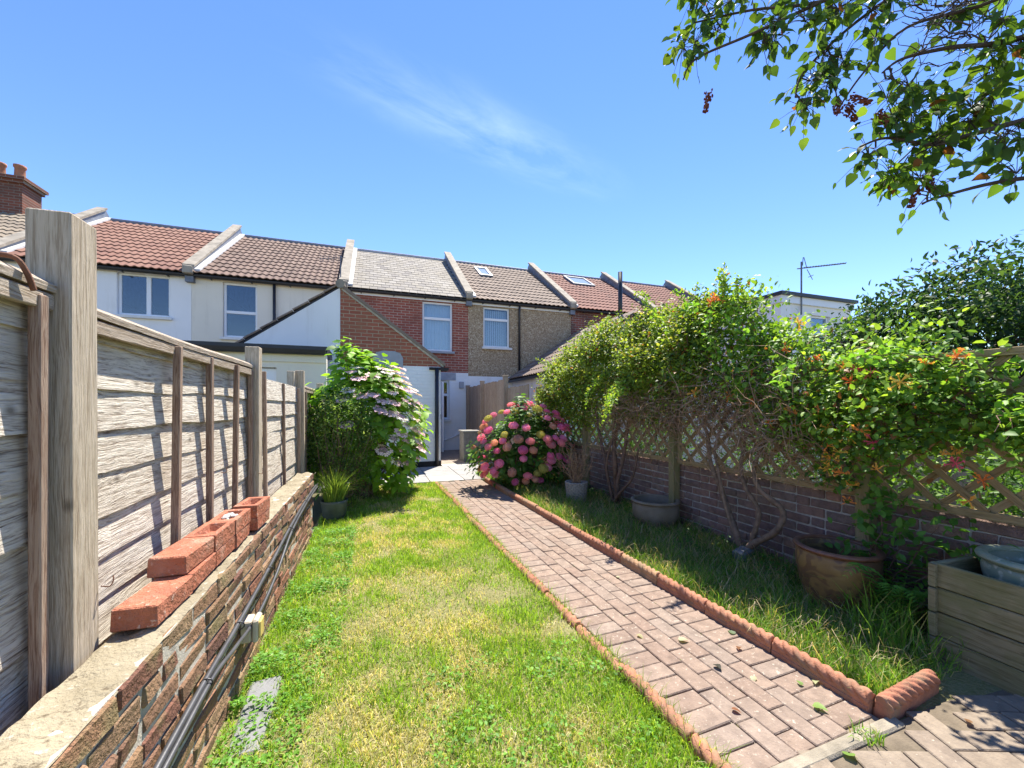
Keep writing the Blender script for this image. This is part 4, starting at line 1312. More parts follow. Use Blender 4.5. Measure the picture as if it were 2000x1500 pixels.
for k in range(16):
    t = 0.1 + 0.9 * k / 16
    MB().tube([(-0.12 + 1.56 * t, 0.03 - 0.28 * t - 0.09, 1.285 + 0.24 * t), (-0.12 + 1.56 * t, 0.03 - 0.28 * t + 0.09, 1.285 + 0.24 * t)], 0.007, 5).build('element', 'aerial_metal', ae)
for a, b in (((0.10, 0.0, 1.62), (0.22, 0, 1.32)), ((0.22, 0, 1.30), (0.42, -0.02, 1.02)), ((0.10, 0.02, 1.62), (0.05, 0, 1.38)), ((0.28, 0, 1.08), (0.48, 0, 1.16))):
    MB().tube([a, b], 0.010, 6).build('reflector', 'aerial_metal', ae)
ae2 = empty('tv_aerial', (-0.82, 12.9, 4.35))
tag(ae2, 'thin television aerial on a mast above the cream house gutter', 'aerial')
MB().tube([(0, -0.95, 0.1), (0, -0.95, 1.15)], 0.014, 6).build('mast', 'aerial_metal', ae2)
MB().tube([(-0.55, -0.95, 0.98), (0.12, -0.95, 1.10)], 0.009, 6).build('boom', 'aerial_metal', ae2)
for k in range(9):
    x = -0.5 + k * 0.065
    MB().tube([(x, -0.95, 0.90 + k * .012), (x, -0.95, 1.08 + k * .012)], 0.004, 4).build('element', 'aerial_metal', ae2)
st = MB().box(-.45, .45, -.3, .3, 0, 4.95).box(-.5, .5, -.35, .35, 4.95, 5.06)
tag(st.build('chimney_stack', 'chimney_brick', None, False, (11.95, 10.4, 0)), 'dark square chimney stack left of the white building above the climbers', 'chimney')
# white garden wall of the neighbour, glimpsed through the trellis
nw = MB().box(0, 0.2, -0.2, 4.3, 0, 1.55).box(-0.03, 0.23, -0.23, 4.33, 1.551, 1.60)
tag(nw.build('neighbour_wall', 'white_render', None, False, (6.4, 4.4, 0)), 'white rendered neighbour wall glimpsed through the trellis', 'wall')
nf = empty('neighbour_fence', (6.9, -0.5, 0))
tag(nf, 'dark neighbour board fence behind the right end of the trellis', 'fence')
for k in range(42):
    link('board', board(1.74), nf, (random.uniform(-.003, .003), k * 0.112, -0.3))
bx = MB().cbox(0, 0, .36, .5, .5, .68, .01)
bxo = tag(empty('timber_box', (2.28, 9.45, 0.03)), 'grey timber box on the patio at the mouth of the house passage', 'box')
for k in range(7):
    MB().cbox(-0.22 + k * 0.073, -.24, .35, .069, .02, .68, .003).build('board', 'grey_box_wood', bxo)
MB().box(-.25, .25, -.229, .25, .01, .68).build('body', 'grey_box_wood', bxo)
MB().cbox(0, 0, .71, .56, .54, .04, .004).build('lid', 'grey_box_wood', bxo)

# ------------------------------------------------------------------ lawn grass
def pick(cols, w, n):
    c = np.array(cols)[RNG.choice(len(cols), n, p=np.array(w) / sum(w))]
    return c * RNG.uniform(0.78, 1.22, (n, 1))
def blades(n, xf0, xf1, y0, y1, dens_pow=1.0):
    y = y0 + (y1 - y0) * RNG.uniform(0, 1, n) ** dens_pow
    t = RNG.uniform(0, 1, n)
    x = xf0(y) + (xf1(y) - xf0(y)) * t
    return x, y
def lawn_patch():
    x, y = blades(190000, lambda y: y * 0 - 0.57, lambda y: path_left(y) + 0.0, 0.55, 6.93, 1.45)
    dry = 0.55 * smooth_noise(x, y, 21, 16, 0.8, 3.5) + 0.75 * smooth_noise(x, y, 22, 20, 3, 10)
    dry = dry + 0.7 * np.exp(-((x - 0.35) / 0.5) ** 2) - 1.2 * np.clip((x - 0.75) / 0.4, 0, 1) - 0.9 * np.clip((-0.25 - x) / 0.3, 0, 1)
    bare = smooth_noise(x, y, 31, 16, 0.8, 3.5) + 0.4 * dry
    keep = RNG.uniform(0, 1, len(x)) > np.clip(0.45 * (bare - 0.55), 0, 0.78)
    # the stone slab and the bare strip by the wall stay clear
    keep &= ~((np.abs(x + 0.47) < 0.075) & (np.abs(y - 2.0) < 0.2) & (RNG.uniform(0, 1, len(x)) < 0.9))
    x, y, dry = x[keep], y[keep], dry[keep]
    n = len(x)
    green = pick([(0.20, 0.35, 0.03), (0.27, 0.43, 0.045), (0.14, 0.27, 0.025), (0.35, 0.45, 0.07)], [4, 4, 2, 2], n)
    straw = pick([(0.52, 0.46, 0.22), (0.60, 0.53, 0.31), (0.38, 0.40, 0.11)], [3, 2, 3], n)
    p = np.clip(0.36 + 0.36 * dry, 0.05, 0.9)
    sel = RNG.uniform(0, 1, n) < p
    C = np.where(sel[:, None], straw, green)
    Ln = RNG.gamma(5, 0.0074, n) * np.where(sel, 0.9, 1.12)
    edge = np.clip((x - path_left(y) + 0.16) / 0.16, 0, 1)
    Ln *= 1 + 0.55 * edge
    Wd = RNG.uniform(0.0024, 0.0044, n) * (1 + 0.16 * np.maximum(0, y - 1.5))
    lean = np.clip(RNG.normal(0.75, 0.32, n), 0.05, 1.45) + np.where(sel, 0.22, 0)
    P = np.stack([x, y, np.full(n, -0.004)], 1)
    o = link('lawn_grass', grass_mesh('lawn_grass', P, Ln, Wd, np.clip(lean, 0, 1.5), C))
    tag(o, 'short sunburnt lawn grass left of the path', 'grass', kind='stuff')
lawn_patch()
def bed_patch():
    x, y = blades(78000, lambda y: path_right(y) + 0.045, lambda y: y * 0 + 3.25, 1.12, 7.5, 1.25)
    nz = smooth_noise(x, y, 41, 16, 0.8, 3.5)
    keep = RNG.uniform(0, 1, len(x)) > np.clip(0.42 + 0.42 * nz, 0, 0.88) * np.clip((x - 2.2) / 0.5, 0.1, 1)
    x, y = x[keep], y[keep]
    n = len(x)
    C = pick([(0.09, 0.20, 0.03), (0.14, 0.28, 0.035), (0.21, 0.34, 0.05), (0.40, 0.35, 0.18)], [4, 4, 2, 2.6], n)
    Ln = RNG.gamma(4.5, 0.0165, n) * (1 + 0.3 * nz[keep])
    Ln = np.clip(Ln, 0.02, 0.24)
    Wd = RNG.uniform(0.003, 0.0055, n) * (1 + 0.12 * np.maximum(0, y - 2))
    lean = np.clip(RNG.normal(0.75, 0.35, n), 0.05, 1.4)
    P = np.stack([x, y, np.full(n, 0.006)], 1)
    o = link('bed_grass', grass_mesh('bed_grass', P, Ln, Wd, lean, C))
    tag(o, 'long unmown grass in the bed right of the path', 'grass', kind='stuff')
bed_patch()
def bed_straw():
    n = 2600
    x, y = RNG.uniform(2.1, 3.22, n), RNG.uniform(1.15, 6.6, n)
    P = np.stack([x, y, RNG.uniform(.02, .07, n)], 1)
    o = link('dry_straw', grass_mesh('dry_straw', P, RNG.uniform(.06, .22, n), RNG.uniform(.0025, .0045, n), RNG.uniform(1.25, 1.5, n), pick([(0.42, 0.34, 0.20), (0.30, 0.22, 0.13)], [2, 1], n)))
    tag(o, 'dry brown straw and stalks lying in the long grass bed', 'straw', kind='stuff')
bed_straw()
def weeds(name, label, n, xr, yr, hz, size, cols, w):
    x, y = RNG.uniform(*xr, n), RNG.uniform(*yr, n)
    x, y = np.broadcast_arrays(x, y)
    cl = smooth_noise(x, y, 51 + n, 18, 2, 9)
    k = RNG.uniform(-1.4, 1.0, n) < cl
    x, y = x[k], y[k]
    n = len(x)
    z = RNG.uniform(0.01, 1, n) * hz * (0.4 + 0.6 * np.clip(cl[k], 0, 1.2))
    P = np.stack([x, y, z], 1)
    a = RNG.uniform(0, 2 * np.pi, n)
    D = np.stack([np.cos(a), np.sin(a), RNG.uniform(-.2, .5, n)], 1)
    N = unit(np.stack([RNG.normal(0, .35, n), RNG.normal(0, .35, n), np.ones(n)], 1))
    Ln = RNG.uniform(.6, 1.3, n) * size
    o = link(name, leaf_mesh(name, P, D, N, Ln, Ln * 1.0, pick(cols, w, n), 'leaf', 'small'))
    tag(o, label, 'weeds', kind='stuff')
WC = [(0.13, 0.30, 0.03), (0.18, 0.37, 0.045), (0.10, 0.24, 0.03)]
weeds('ground_weeds', 'bright green low weeds growing along the foot of the brick wall', 11000, (-0.58, -0.16), (2.0, 4.7), 0.055, 0.021, WC, [3, 3, 2])
weeds('clover', 'clover leaves among the grass at the bottom of the lawn', 2600, (0.2, 1.2), (1.05, 2.0), 0.045, 0.022, WC, [3, 3, 2])
weeds('creeping_weeds', 'green weeds at the foot of the brick wall nearest the camera', 1600, (-0.56, -0.25), (1.25, 2.0), 0.05, 0.02, WC, [3, 3, 2])
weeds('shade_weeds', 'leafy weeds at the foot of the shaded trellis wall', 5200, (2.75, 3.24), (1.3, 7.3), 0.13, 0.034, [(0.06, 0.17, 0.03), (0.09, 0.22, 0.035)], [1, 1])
# moss and sprouts in the path joints
n = 1500
yy = RNG.uniform(1.1, 6.8, n)
tt = RNG.choice([0.002, 0.195, 0.195, 0.29, 0.388, 0.485, 0.58, 0.78], n) + RNG.normal(0, 0.004, n)
k = smooth_noise(tt * 8, yy, 71, 14, 1, 6) > 0.5
P = np.stack([path_left(yy) + tt, yy, np.full(n, 0.012)], 1)[k]
o = link('joint_moss', grass_mesh('joint_moss', P, RNG.uniform(.008, .028, len(P)), RNG.uniform(.002, .004, len(P)), RNG.uniform(.3, 1.3, len(P)), pick(WC + [(0.3, 0.3, 0.12)], [2, 2, 2, 2], len(P))))
tag(o, 'tufts of moss and grass in the joints of the path', 'moss', kind='stuff')

def tuft(name, label, x, y, n, r, ln, cols, w, z=0.01, wd=0.005):
    a, rr = RNG.uniform(0, 2 * np.pi, n), r * np.sqrt(RNG.uniform(0, 1, n))
    P = np.stack([x + rr * np.cos(a), y + rr * np.sin(a), np.full(n, z)], 1)
    o = link(name, grass_mesh(name, P, RNG.uniform(.55, 1.15, n) * ln, np.full(n, wd), RNG.uniform(.15, 1.25, n), pick(cols, w, n)))
    return tag(o, label, 'grass tuft')
GC = [(0.12, 0.27, 0.03), (0.19, 0.35, 0.05), (0.34, 0.34, 0.12)]
tuft('grass_tuft', 'small grass tuft where the red path meets the grey paving', 1.83, 1.02, 60, 0.05, 0.07, GC, [2, 2, 1])
tuft('grass_tuft', 'bright grass tuft spilling over the corner of the rope edging', 2.22, 1.22, 220, 0.13, 0.16, GC, [2, 3, 1])
tuft('grass_tuft', 'broad bladed grass clump in front of the brown patterned pot', 2.92, 1.66, 120, 0.14, 0.36, GC, [3, 2, 1], wd=0.009)
tuft('grass_tuft', 'long arching grass clump beside the wooden planter', 2.66, 1.36, 170, 0.16, 0.32, GC, [3, 2, 1], wd=0.006)
tuft('grass_tuft', 'sunlit grass clump beside the edging below the green bowl', 2.25, 2.35, 260, 0.16, 0.15, GC, [2, 3, 1])

# ------------------------------------------------------------------ plant builders
def tubes_obj(name, polys, mat, parent, n=5):
    mb = MB()
    for pts, r in polys:
        mb.tube(pts, r, n, False)
    o = mb.build(name, mat, parent, True)
    o['kind'] = 'stuff'
    return o
def wig(a, b, n=6, amp=0.05):
    a, b = np.array(a, float), np.array(b, float)
    t = np.linspace(0, 1, n)[:, None]
    j = RNG.normal(0, amp, (n, 3)) * np.sin(np.pi * t)
    return [tuple(p) for p in a + (b - a) * t + j]
def rand_dir(n, up=0.0):
    d = RNG.normal(0, 1, (n, 3))
    d[:, 2] += up
    return unit(d)

def mophead(seed, r=0.078, florets=76):
    g = random.Random(seed)
    mb = MB()
    prof = [(0.001, 0.52 * r)] + [(0.68 * r * math.sin(a), 0.52 * r * math.cos(a)) for a in np.linspace(0.25, 2.3, 7)]
    mb.lathe(prof[::-1], 12)
    for i in range(florets):
        ct = 1 - (i + .5) / florets * 1.45
        th = i * 2.39996
        st = math.sqrt(max(0, 1 - ct * ct))
        nrm = Vector((st * math.cos(th), st * math.sin(th), ct))
        p = Vector((nrm.x * r, nrm.y * r, nrm.z * r * 0.75)) * g.uniform(.92, 1.06)
        a = nrm.orthogonal().normalized()
        a.rotate(Matrix.Rotation(g.uniform(0, 6), 3, nrm))
        b = nrm.cross(a)
        s = g.uniform(.012, .018)
        up = nrm * 0.006
        for q in range(4):
            u = (a, b, -a, -b)[q]
            w = (b, -a, -b, a)[q]
            mb.add([p, p + (u * .9 + w * .55) * s + up, p + u * 1.35 * s + up * 0.4, p + (u * .9 - w * .55) * s + up], [(0, 1, 2, 3)])
    return mb.mesh('mophead', 'petal')
def lacecap(seed, r=0.085):
    g = random.Random(seed)
    mb = MB()
    for i in range(46):
        rr, th = 0.62 * r * math.sqrt((i + .5) / 46), i * 2.4
        mb.cbox(rr * math.cos(th), rr * math.sin(th), 0.006 - rr * .1, .010, .010, .010, .003, .001, g)
    nc = len(mb.f)
    for i in range(13):
        th = i * 2 * math.pi / 13 + g.uniform(-.15, .15)
        p = Vector((r * math.cos(th), r * math.sin(th), 0.008 + g.uniform(-.008, .008))) * g.uniform(.85, 1.08)
        nrm = Vector((g.uniform(-.4, .4) + .3 * math.cos(th), g.uniform(-.4, .4) + .3 * math.sin(th), 1)).normalized()
        a = nrm.orthogonal().normalized()
        a.rotate(Matrix.Rotation(g.uniform(0, 6), 3, nrm))
        b = nrm.cross(a)
        s = g.uniform(.017, .024)
        for q in range(4):
            u = (a, b, -a, -b)[q]
            w = (b, -a, -b, a)[q]
            mb.add([p, p + (u * .9 + w * .6) * s, p + u * 1.3 * s, p + (u * .9 - w * .6) * s], [(0, 1, 2, 3)])
    m = mb.mesh('lacecap', 'petal')
    m.materials.append(MAT['lace_centre'])
    for i, p in enumerate(m.polygons):
        p.material_index = 1 if i < nc else 0
    return m
plain('lace_centre', (0.60, 0.40, 0.44), 0.8, 0.35, 40, 0.2)

def hydrangea(label, c, rad, leaves, leaf_len, leaf_cols, leaf_w, heads, head_fn, head_cols, singles, droop=0.15, whorl=0):
    hy = empty('hydrangea', (c[0], c[1], 0))
    tag(hy, label, 'hydrangea')
    c, rad = np.array(c, float), np.array(rad, float)
    # shoots: each carries pairs of leaves and may end in a flower head
    nS = leaves // 9
    d = rand_dir(nS, 0.35)
    d = d[(d[:, 2] > -0.75)]
    nS = len(d)
    lump = 1 + 0.13 * smooth_noise(d[:, 0] * 2, d[:, 2] * 2 + d[:, 1], 5, 12, .6, 2)
    tip = c + d * rad * (RNG.uniform(0.80, 1.02, nS) * lump)[:, None]
    tip[:, 2] = np.maximum(tip[:, 2], 0.12)
    nrm = unit(d / rad)
    P, D, N, Ln, C = [], [], [], [], []
    base_col = pick(leaf_cols, leaf_w, nS)
    for i in range(nS):
        ax = nrm[i] * 0.6 + np.array([0, 0, 0.7])
        ax = ax / np.linalg.norm(ax)
        for k in range(9):
            a = k * 2.2 + i
            o1 = np.cross(ax, [math.cos(a), math.sin(a), 0.3])
            o1 = o1 / np.linalg.norm(o1)
            dd = o1 * 1.0 + ax * RNG.uniform(-.1, .5) - np.array([0, 0, droop])
            P.append(tip[i] - ax * (0.02 + 0.028 * k) + o1 * 0.015)
            D.append(dd)
            N.append(ax + RNG.normal(0, .22, 3))
            Ln.append(leaf_len * RNG.uniform(.65, 1.2))
            C.append(base_col[i] * RNG.uniform(.8, 1.2))
    P, D, N, Ln, C = map(np.array, (P, D, N, Ln, C))
    P[:, 2] = np.maximum(P[:, 2], 0.05)
    loc = np.array([c[0], c[1], 0])
    score = np.where(in_view(P), 1.0, 0) * (Ln + 0.06 * (-(P - c)[:, 1] / rad[1]) + RNG.uniform(0, .04, len(P)))
    split_leaves(hy, P - loc, D, N, Ln, Ln * 0.86, C, 'oval', singles, score=score)
    st = [(wig((RNG.normal(0, .08), RNG.normal(0, .08), 0), tip[i] - loc, 6, .03), np.linspace(.012, .004, 6)) for i in range(0, nS, max(1, nS // 60))]
    tubes_obj('stem', st, 'bark', hy)
    ms = [head_fn(k) for k in range(4)]
    for (px, py, pz, s, ci, tilt) in heads:
        o = link('flower_head', random.choice(ms), hy, (px - c[0], py - c[1], pz))
        v = Vector((px - c[0], py - c[1] - 0.1, max(0.25, (pz - c[2]) * 0.8 + 0.25))).normalized().lerp(Vector((0, 0, 1)), tilt)
        o.rotation_euler = v.to_track_quat('Z', 'Y').to_euler()
        o.scale = (s * random.uniform(.9, 1.12), s * random.uniform(.9, 1.12), s * random.uniform(.7, 1.0))
        cc = head_cols[ci % len(head_cols)]
        f = random.uniform(.85, 1.15)
        o.color = (cc[0] * f, cc[1] * f, cc[2] * f, 1)
    return hy
def heads_on(c, rad, n, cmap, dirf, lo=0.98, hi=1.07, smin=.8, smax=1.15, tilt=.35, mind=0.12):
    out = []
    tries = 0
    while len(out) < n and tries < 20000:
        tries += 1
        d = rand_dir(1, 0)[0]
        if not dirf(d):
            continue
        k = RNG.uniform(lo, hi)
        p = np.array(c) + d * np.array(rad) * k
        if p[2] < 0.15 or any((p[0] - q[0]) ** 2 + (p[1] - q[1]) ** 2 + (p[2] - q[2]) ** 2 < mind ** 2 for q in out):
            continue
        out.append((p[0], p[1], p[2], RNG.uniform(smin, smax), int(RNG.choice(cmap)), tilt))
    return out
LC, LR = (-0.13, 6.35, 1.05), (0.90, 0.80, 1.04)
hl = heads_on(LC, LR, 56, [0, 0, 1, 1, 2, 3], lambda d: d[1] < 0.25 and d[0] > -0.3 and d[2] > -0.55 and (d[2] < 0.85) and (d[2] > -0.1 or d[0] > 0.3), tilt=.5, mind=.13, lo=.93, hi=1.01)
hydrangea('large lacecap hydrangea with pale pink flowers and bright green leaves left of the path', LC, LR, 4200, 0.145,
          [(0.11, 0.24, 0.03), (0.17, 0.34, 0.03), (0.24, 0.44, 0.035), (0.07, 0.16, 0.025)], [3, 4, 4, 1], hl, lacecap,
          [(0.95, 0.74, 0.70), (0.93, 0.60, 0.62), (0.95, 0.85, 0.78), (0.88, 0.62, 0.66)], 240)
PC, PR = (2.40, 6.22, 0.66), (0.80, 0.60, 0.70)
hp = heads_on(PC, PR, 84, [0, 0, 0, 1, 1, 1, 1, 2, 2, 3, 4, 5], lambda d: d[1] < 0.35 and d[2] > -0.75 and (d[2] > -.1 or d[0] < .3 or RNG.uniform() < .5), tilt=.4, mind=.095, smin=.6, smax=.98)
hydrangea('mophead hydrangea with deep pink flower heads right of the path', PC, PR, 3600, 0.098,
          [(0.055, 0.13, 0.03), (0.085, 0.19, 0.035), (0.14, 0.26, 0.04)], [4, 3, 1], hp, mophead,
          [(0.80, 0.20, 0.44), (0.84, 0.30, 0.52), (0.80, 0.30, 0.38), (0.74, 0.40, 0.28), (0.50, 0.46, 0.12), (0.62, 0.34, 0.26)], 160)

# small leaved shrub in front of the big hydrangea
sh = empty('small_leaved_shrub', (-0.42, 5.62, 0))
tag(sh, 'airy small leaved shrub with pale green tips between fence end and hydrangea', 'shrub')
nC = 460
d = rand_dir(nC, 0.15)
cc = np.array([0.04, 0.0, 0.86]) + d * np.array([0.42, 0.34, 0.72]) * (RNG.uniform(0.35, 1.0, nC) ** .5)[:, None]
cc[:, 0] += 0.16 * np.clip((0.7 - cc[:, 2]) / 0.5, 0, 1)
P = np.repeat(cc, 18, 0) + RNG.normal(0, .045, (nC * 18, 3))
n = len(P)
Ln = RNG.uniform(.022, .042, n)
C = np.repeat(pick([(0.11, 0.20, 0.045), (0.17, 0.27, 0.06), (0.07, 0.13, 0.035), (0.25, 0.33, 0.12)], [3, 3, 3, 1], nC), 18, 0) * RNG.uniform(.8, 1.2, (n, 1))
o = link('foliage', leaf_mesh('foliage', P, rand_dir(n, .3), rand_dir(n, 1.2), Ln, Ln * .55, C, 'leaf', 'oval'), sh)
o['kind'] = 'stuff'
tubes_obj('stem', [(wig((RNG.normal(0, .03), RNG.normal(0, .03), 0), cc[i], 7, .04), np.linspace(.011, .003, 7)) for i in range(0, nC, 8)], 'bark', sh)

def pot(name, label, loc, prof, mat, rimmat=None, soil=None, n=48):
    p = empty(name, loc)
    tag(p, label, 'pot')
    MB().lathe(prof, n).build('body', mat, p, True)
    if soil:
        MB().lathe([(0.001, soil[1]), (soil[0], soil[1])], 24).build('soil', 'pot_soil', p)
    if rimmat:
        r, z, t = rimmat[1:]
        MB().lathe([(r + t * math.cos(a), z + t * .8 * math.sin(a)) for a in np.linspace(0, 2 * math.pi, 13)], n).build('rim', rimmat[0], p, True)
    return p
pot('small_pot', 'small grey green pot of grass in front of the small leaved shrub', (-0.42, 5.12, 0.0), [(.001, 0), (.10, 0), (.13, .06), (.145, .20), (.15, .23), (.135, .23), (.125, .15)], 'dark_pot', None, (.13, .20))
tuft('potted_grass', 'yellow green ornamental grass arching from the small pot by the shrub', -0.42, 5.12, 520, 0.10, 0.42, [(0.19, 0.31, 0.05), (0.29, 0.38, 0.08), (0.13, 0.23, 0.04)], [3, 2, 2], 0.20, 0.006)
pot('glazed_bowl', 'wide grey green glazed bowl pot standing in the grass by the trellis post', (3.0, 3.70, 0.0),
    [(.001, 0), (.17, 0), (.20, .02), (.245, .12), (.25, .20), (.235, .27), (.22, .27), (.228, .20), (.20, .06)], 'stoneware', ('stoneware', .243, .275, .022), (.215, .13))
pot('patterned_pot', 'brown and ochre patterned ceramic pot by the trellis post near the planter', (2.93, 1.80, 0.0),
    [(.001, 0), (.15, 0), (.165, .02), (.205, .14), (.228, .27), (.228, .345), (.212, .38), (.195, .38), (.208, .33), (.18, .12)], 'ochre_glaze', ('brown_glaze', .222, .385, .020), (.20, .24))
# basket moulded pot with bare twigs
bp = empty('basket_pot', (2.72, 5.02, 0.0))
tag(bp, 'pale brick patterned plant pot at the wall beside the pink hydrangea', 'pot')
MB().lathe([(.001, 0.0), (.125, 0), (.155, .27), (.135, .27), (.12, .1)], 36).build('body', 'dark_mortar', bp, True)
MB().lathe([(0.001, .235), (.138, .235)], 24).build('soil', 'pot_soil', bp)
bk = MB().cbox(0, 0, 0, .010, .046, .021, .004).mesh('moulded_brick', 'basket_white')
for r in range(11):
    z = .014 + r * .0245
    rad_ = .127 + .03 * z / .27
    for k in range(18):
        a = 2 * math.pi * (k + .5 * (r % 2)) / 18
        link('moulded_brick', bk, bp, (rad_ * math.cos(a), rad_ * math.sin(a), z), (0, 0, a))
tw = empty('dead_shrub', (2.72, 5.02, 0.24))
tag(tw, 'bare dead twiggy shrub standing in the pale brick patterned pot', 'shrub')
tp = []
for k in range(46):
    a = RNG.uniform(0, 2 * np.pi)
    e = np.array([math.cos(a) * RNG.uniform(.1, .42), math.sin(a) * RNG.uniform(.1, .32), RNG.uniform(.25, .62)])
    tp.append((wig((RNG.normal(0, .03), RNG.normal(0, .03), 0), e, 6, .03), np.linspace(.006, .0018, 6)))
    for q in range(2):
        s_ = e * RNG.uniform(.4, .9)
        tp.append((wig(s_, s_ + rand_dir(1, .4)[0] * .16, 4, .02), np.linspace(.003, .0012, 4)))
tubes_obj('twigs', tp, 'dead_twig', tw, 4)

# ------------------------------------------------------------------ climbers on the trellis
def prof(y):
    return np.interp(y, [0.2, 1.0, 1.4, 1.95, 2.3, 2.6, 2.85, 3.2, 3.6, 4.4, 5.3, 6.0, 6.6, 7.0, 7.4], [1.40, 1.45, 1.56, 1.80, 1.98, 2.20, 2.50, 2.46, 2.36, 2.44, 2.46, 2.36, 1.95, 1.7, 1.4])
def low(y):
    return np.interp(y, [0.2, 1.2, 1.7, 2.1, 2.6, 3.2, 3.8, 4.6, 5.5, 6.4, 7.3], [1.10, 1.00, 0.78, 0.94, 1.14, 1.20, 1.18, 1.12, 1.04, 0.98, 1.0])
def climber(name, label, ymin, ymax, clumps, per, lsize, cols, w, singles, shape, bulge, core_drop=0.0):
    t = empty(name, (RX, (ymin + ymax) / 2, 0))
    tag(t, label, 'climber')
    y = RNG.uniform(ymin, ymax, clumps)
    zt, zb = prof(y) + 0.10 * smooth_noise(y * 2.2, y * 0, 83, 12, .8, 3.5), low(y) + 0.09 * smooth_noise(y * 3, y * 0 + 3, 87, 12, .8, 3.5)
    tt = RNG.beta(1.5, 1.15, clumps)
    z = zb + (zt - zb) * tt
    sh_ = np.sin(np.pi * np.clip(tt * 0.9 + 0.06, 0, 1)) ** 0.7
    xl = RX + 0.02 - bulge * sh_ * (1 + 0.25 * smooth_noise(y * 2, z * 2, 91, 14, .6, 3))
    xr = RX + 0.30 + 0.30 * sh_
    u = RNG.uniform(0, 1, clumps)
    x = np.where(RNG.uniform(0, 1, clumps) < 0.62, xl + 0.22 * u ** 1.4, xl + (xr - xl) * u)
    # keep light gaps
    gap = smooth_noise(y * 3.2, z * 3.2, 97, 18, .7, 3.0)
    keep = gap > -1.15
    x, y, z, tt = x[keep], y[keep], z[keep], tt[keep]
    m = len(x)
    cen = np.stack([x, y, z], 1)
    base = pick(cols, w, m)
    P = np.repeat(cen, per, 0) + RNG.normal(0, 1, (m * per, 3)) * np.array([.065, .085, .06])
    n = len(P)
    C = np.repeat(base, per, 0) * RNG.uniform(.75, 1.25, (n, 1))
    red = RNG.uniform(0, 1, n) < 0.03
    C[red] = np.array([0.30, 0.12, 0.04])
    Ln = RNG.uniform(.65, 1.3, n) * lsize
    out = np.stack([P[:, 0] - (RX + .25), RNG.normal(0, .5, n), RNG.normal(0.1, .5, n)], 1)
    D = unit(out) + RNG.normal(0, .5, (n, 3)) + np.array([0, 0, -.15])
    N = unit(np.stack([RNG.normal(-.25, .5, n), RNG.normal(0, .5, n), np.ones(n)], 1))
    loc = np.array([RX, (ymin + ymax) / 2, 0])
    score = np.where(in_view(P), 1.0, 0) * (Ln / np.maximum(cam_uvd(P)[2], .3)) * (1 + np.clip(RX - P[:, 0], -.3, .6) * 2.0)
    split_leaves(t, P - loc, D, N, Ln, Ln * (.82 if shape == 'oval' else .9), C, shape, singles, score=score)
    # woody stems running through the mass
    polys = []
    for k in range(220):
        i, j = RNG.integers(0, m, 2)
        a = cen[i] - loc
        near = np.argsort(np.linalg.norm(cen - cen[i], axis=1))
        e = cen[near[int(RNG.integers(20, 90))]] - loc
        polys.append((wig(a, e, 7, .035), np.linspace(.0055, .002, 7)))
    tubes_obj('stems', polys, 'rose_stem', t, 4)
    return t, cen, loc
RC = [(0.13, 0.21, 0.035), (0.19, 0.28, 0.04), (0.27, 0.35, 0.055), (0.075, 0.125, 0.03), (0.34, 0.35, 0.08)]
rose, rcen, rloc = climber('climbing_rose', 'sprawling climbing rose with small leaves over the far half of the trellis', 3.0, 6.75, 2700, 21, 0.040, RC, [3, 4, 3, 2, 1], 160, 'oval', 0.42)
HC = [(0.12, 0.23, 0.035), (0.18, 0.32, 0.04), (0.26, 0.40, 0.055), (0.07, 0.14, 0.035)]
hon, hcen, hloc = climber('honeysuckle', 'honeysuckle with broad green leaves and orange pink flowers over the near trellis', 0.55, 3.30, 1150, 18, 0.045, HC, [3, 4, 3, 2], 260, 'oval', 0.34)
def shoots(thing, loc, starts, n_leaf, size, cols, wts):
    P, D, N, Ln, C, polys = [], [], [], [], [], []
    for s, e, arch in starts:
        s, e = np.array(s), np.array(e)
        pts = []
        for k in range(9):
            q = k / 8
            pts.append(s + (e - s) * q + np.array([0, 0, arch * math.sin(math.pi * q)]))
        pts = np.array(pts) + RNG.normal(0, .012, (9, 3))
        polys.append(([tuple(p - loc) for p in pts], np.linspace(.005, .0018, 9)))
        m = int(n_leaf * np.linalg.norm(e - s))
        q = RNG.uniform(0.1, 1, m)
        pp = np.stack([np.interp(q, np.linspace(0, 1, 9), pts[:, a]) for a in range(3)], 1) + RNG.normal(0, .022, (m, 3))
        P.append(pp)
        D.append(rand_dir(m, -.1))
        N.append(rand_dir(m, 1.4))
        Ln.append(RNG.uniform(.7, 1.25, m) * size)
        C.append(pick(cols, wts, m))
    P, D, N, Ln, C = map(np.concatenate, (P, D, N, Ln, C))
    o = link('shoot_leaves', leaf_mesh('shoot_leaves', P - loc, D, N, Ln, Ln * .8, C, 'leaf', 'oval'), thing)
    o['kind'] = 'stuff'
    tubes_obj('shoot_stems', polys, 'rose_stem', thing, 4)
ss = []
for k in range(26):
    i = RNG.integers(0, len(rcen))
    c_ = rcen[i]
    if c_[2] > prof(c_[1]) - 0.45:
        ss.append((c_, c_ + np.array([RNG.normal(-.1, .2), RNG.normal(0, .3), RNG.uniform(.1, .3)]), .05))
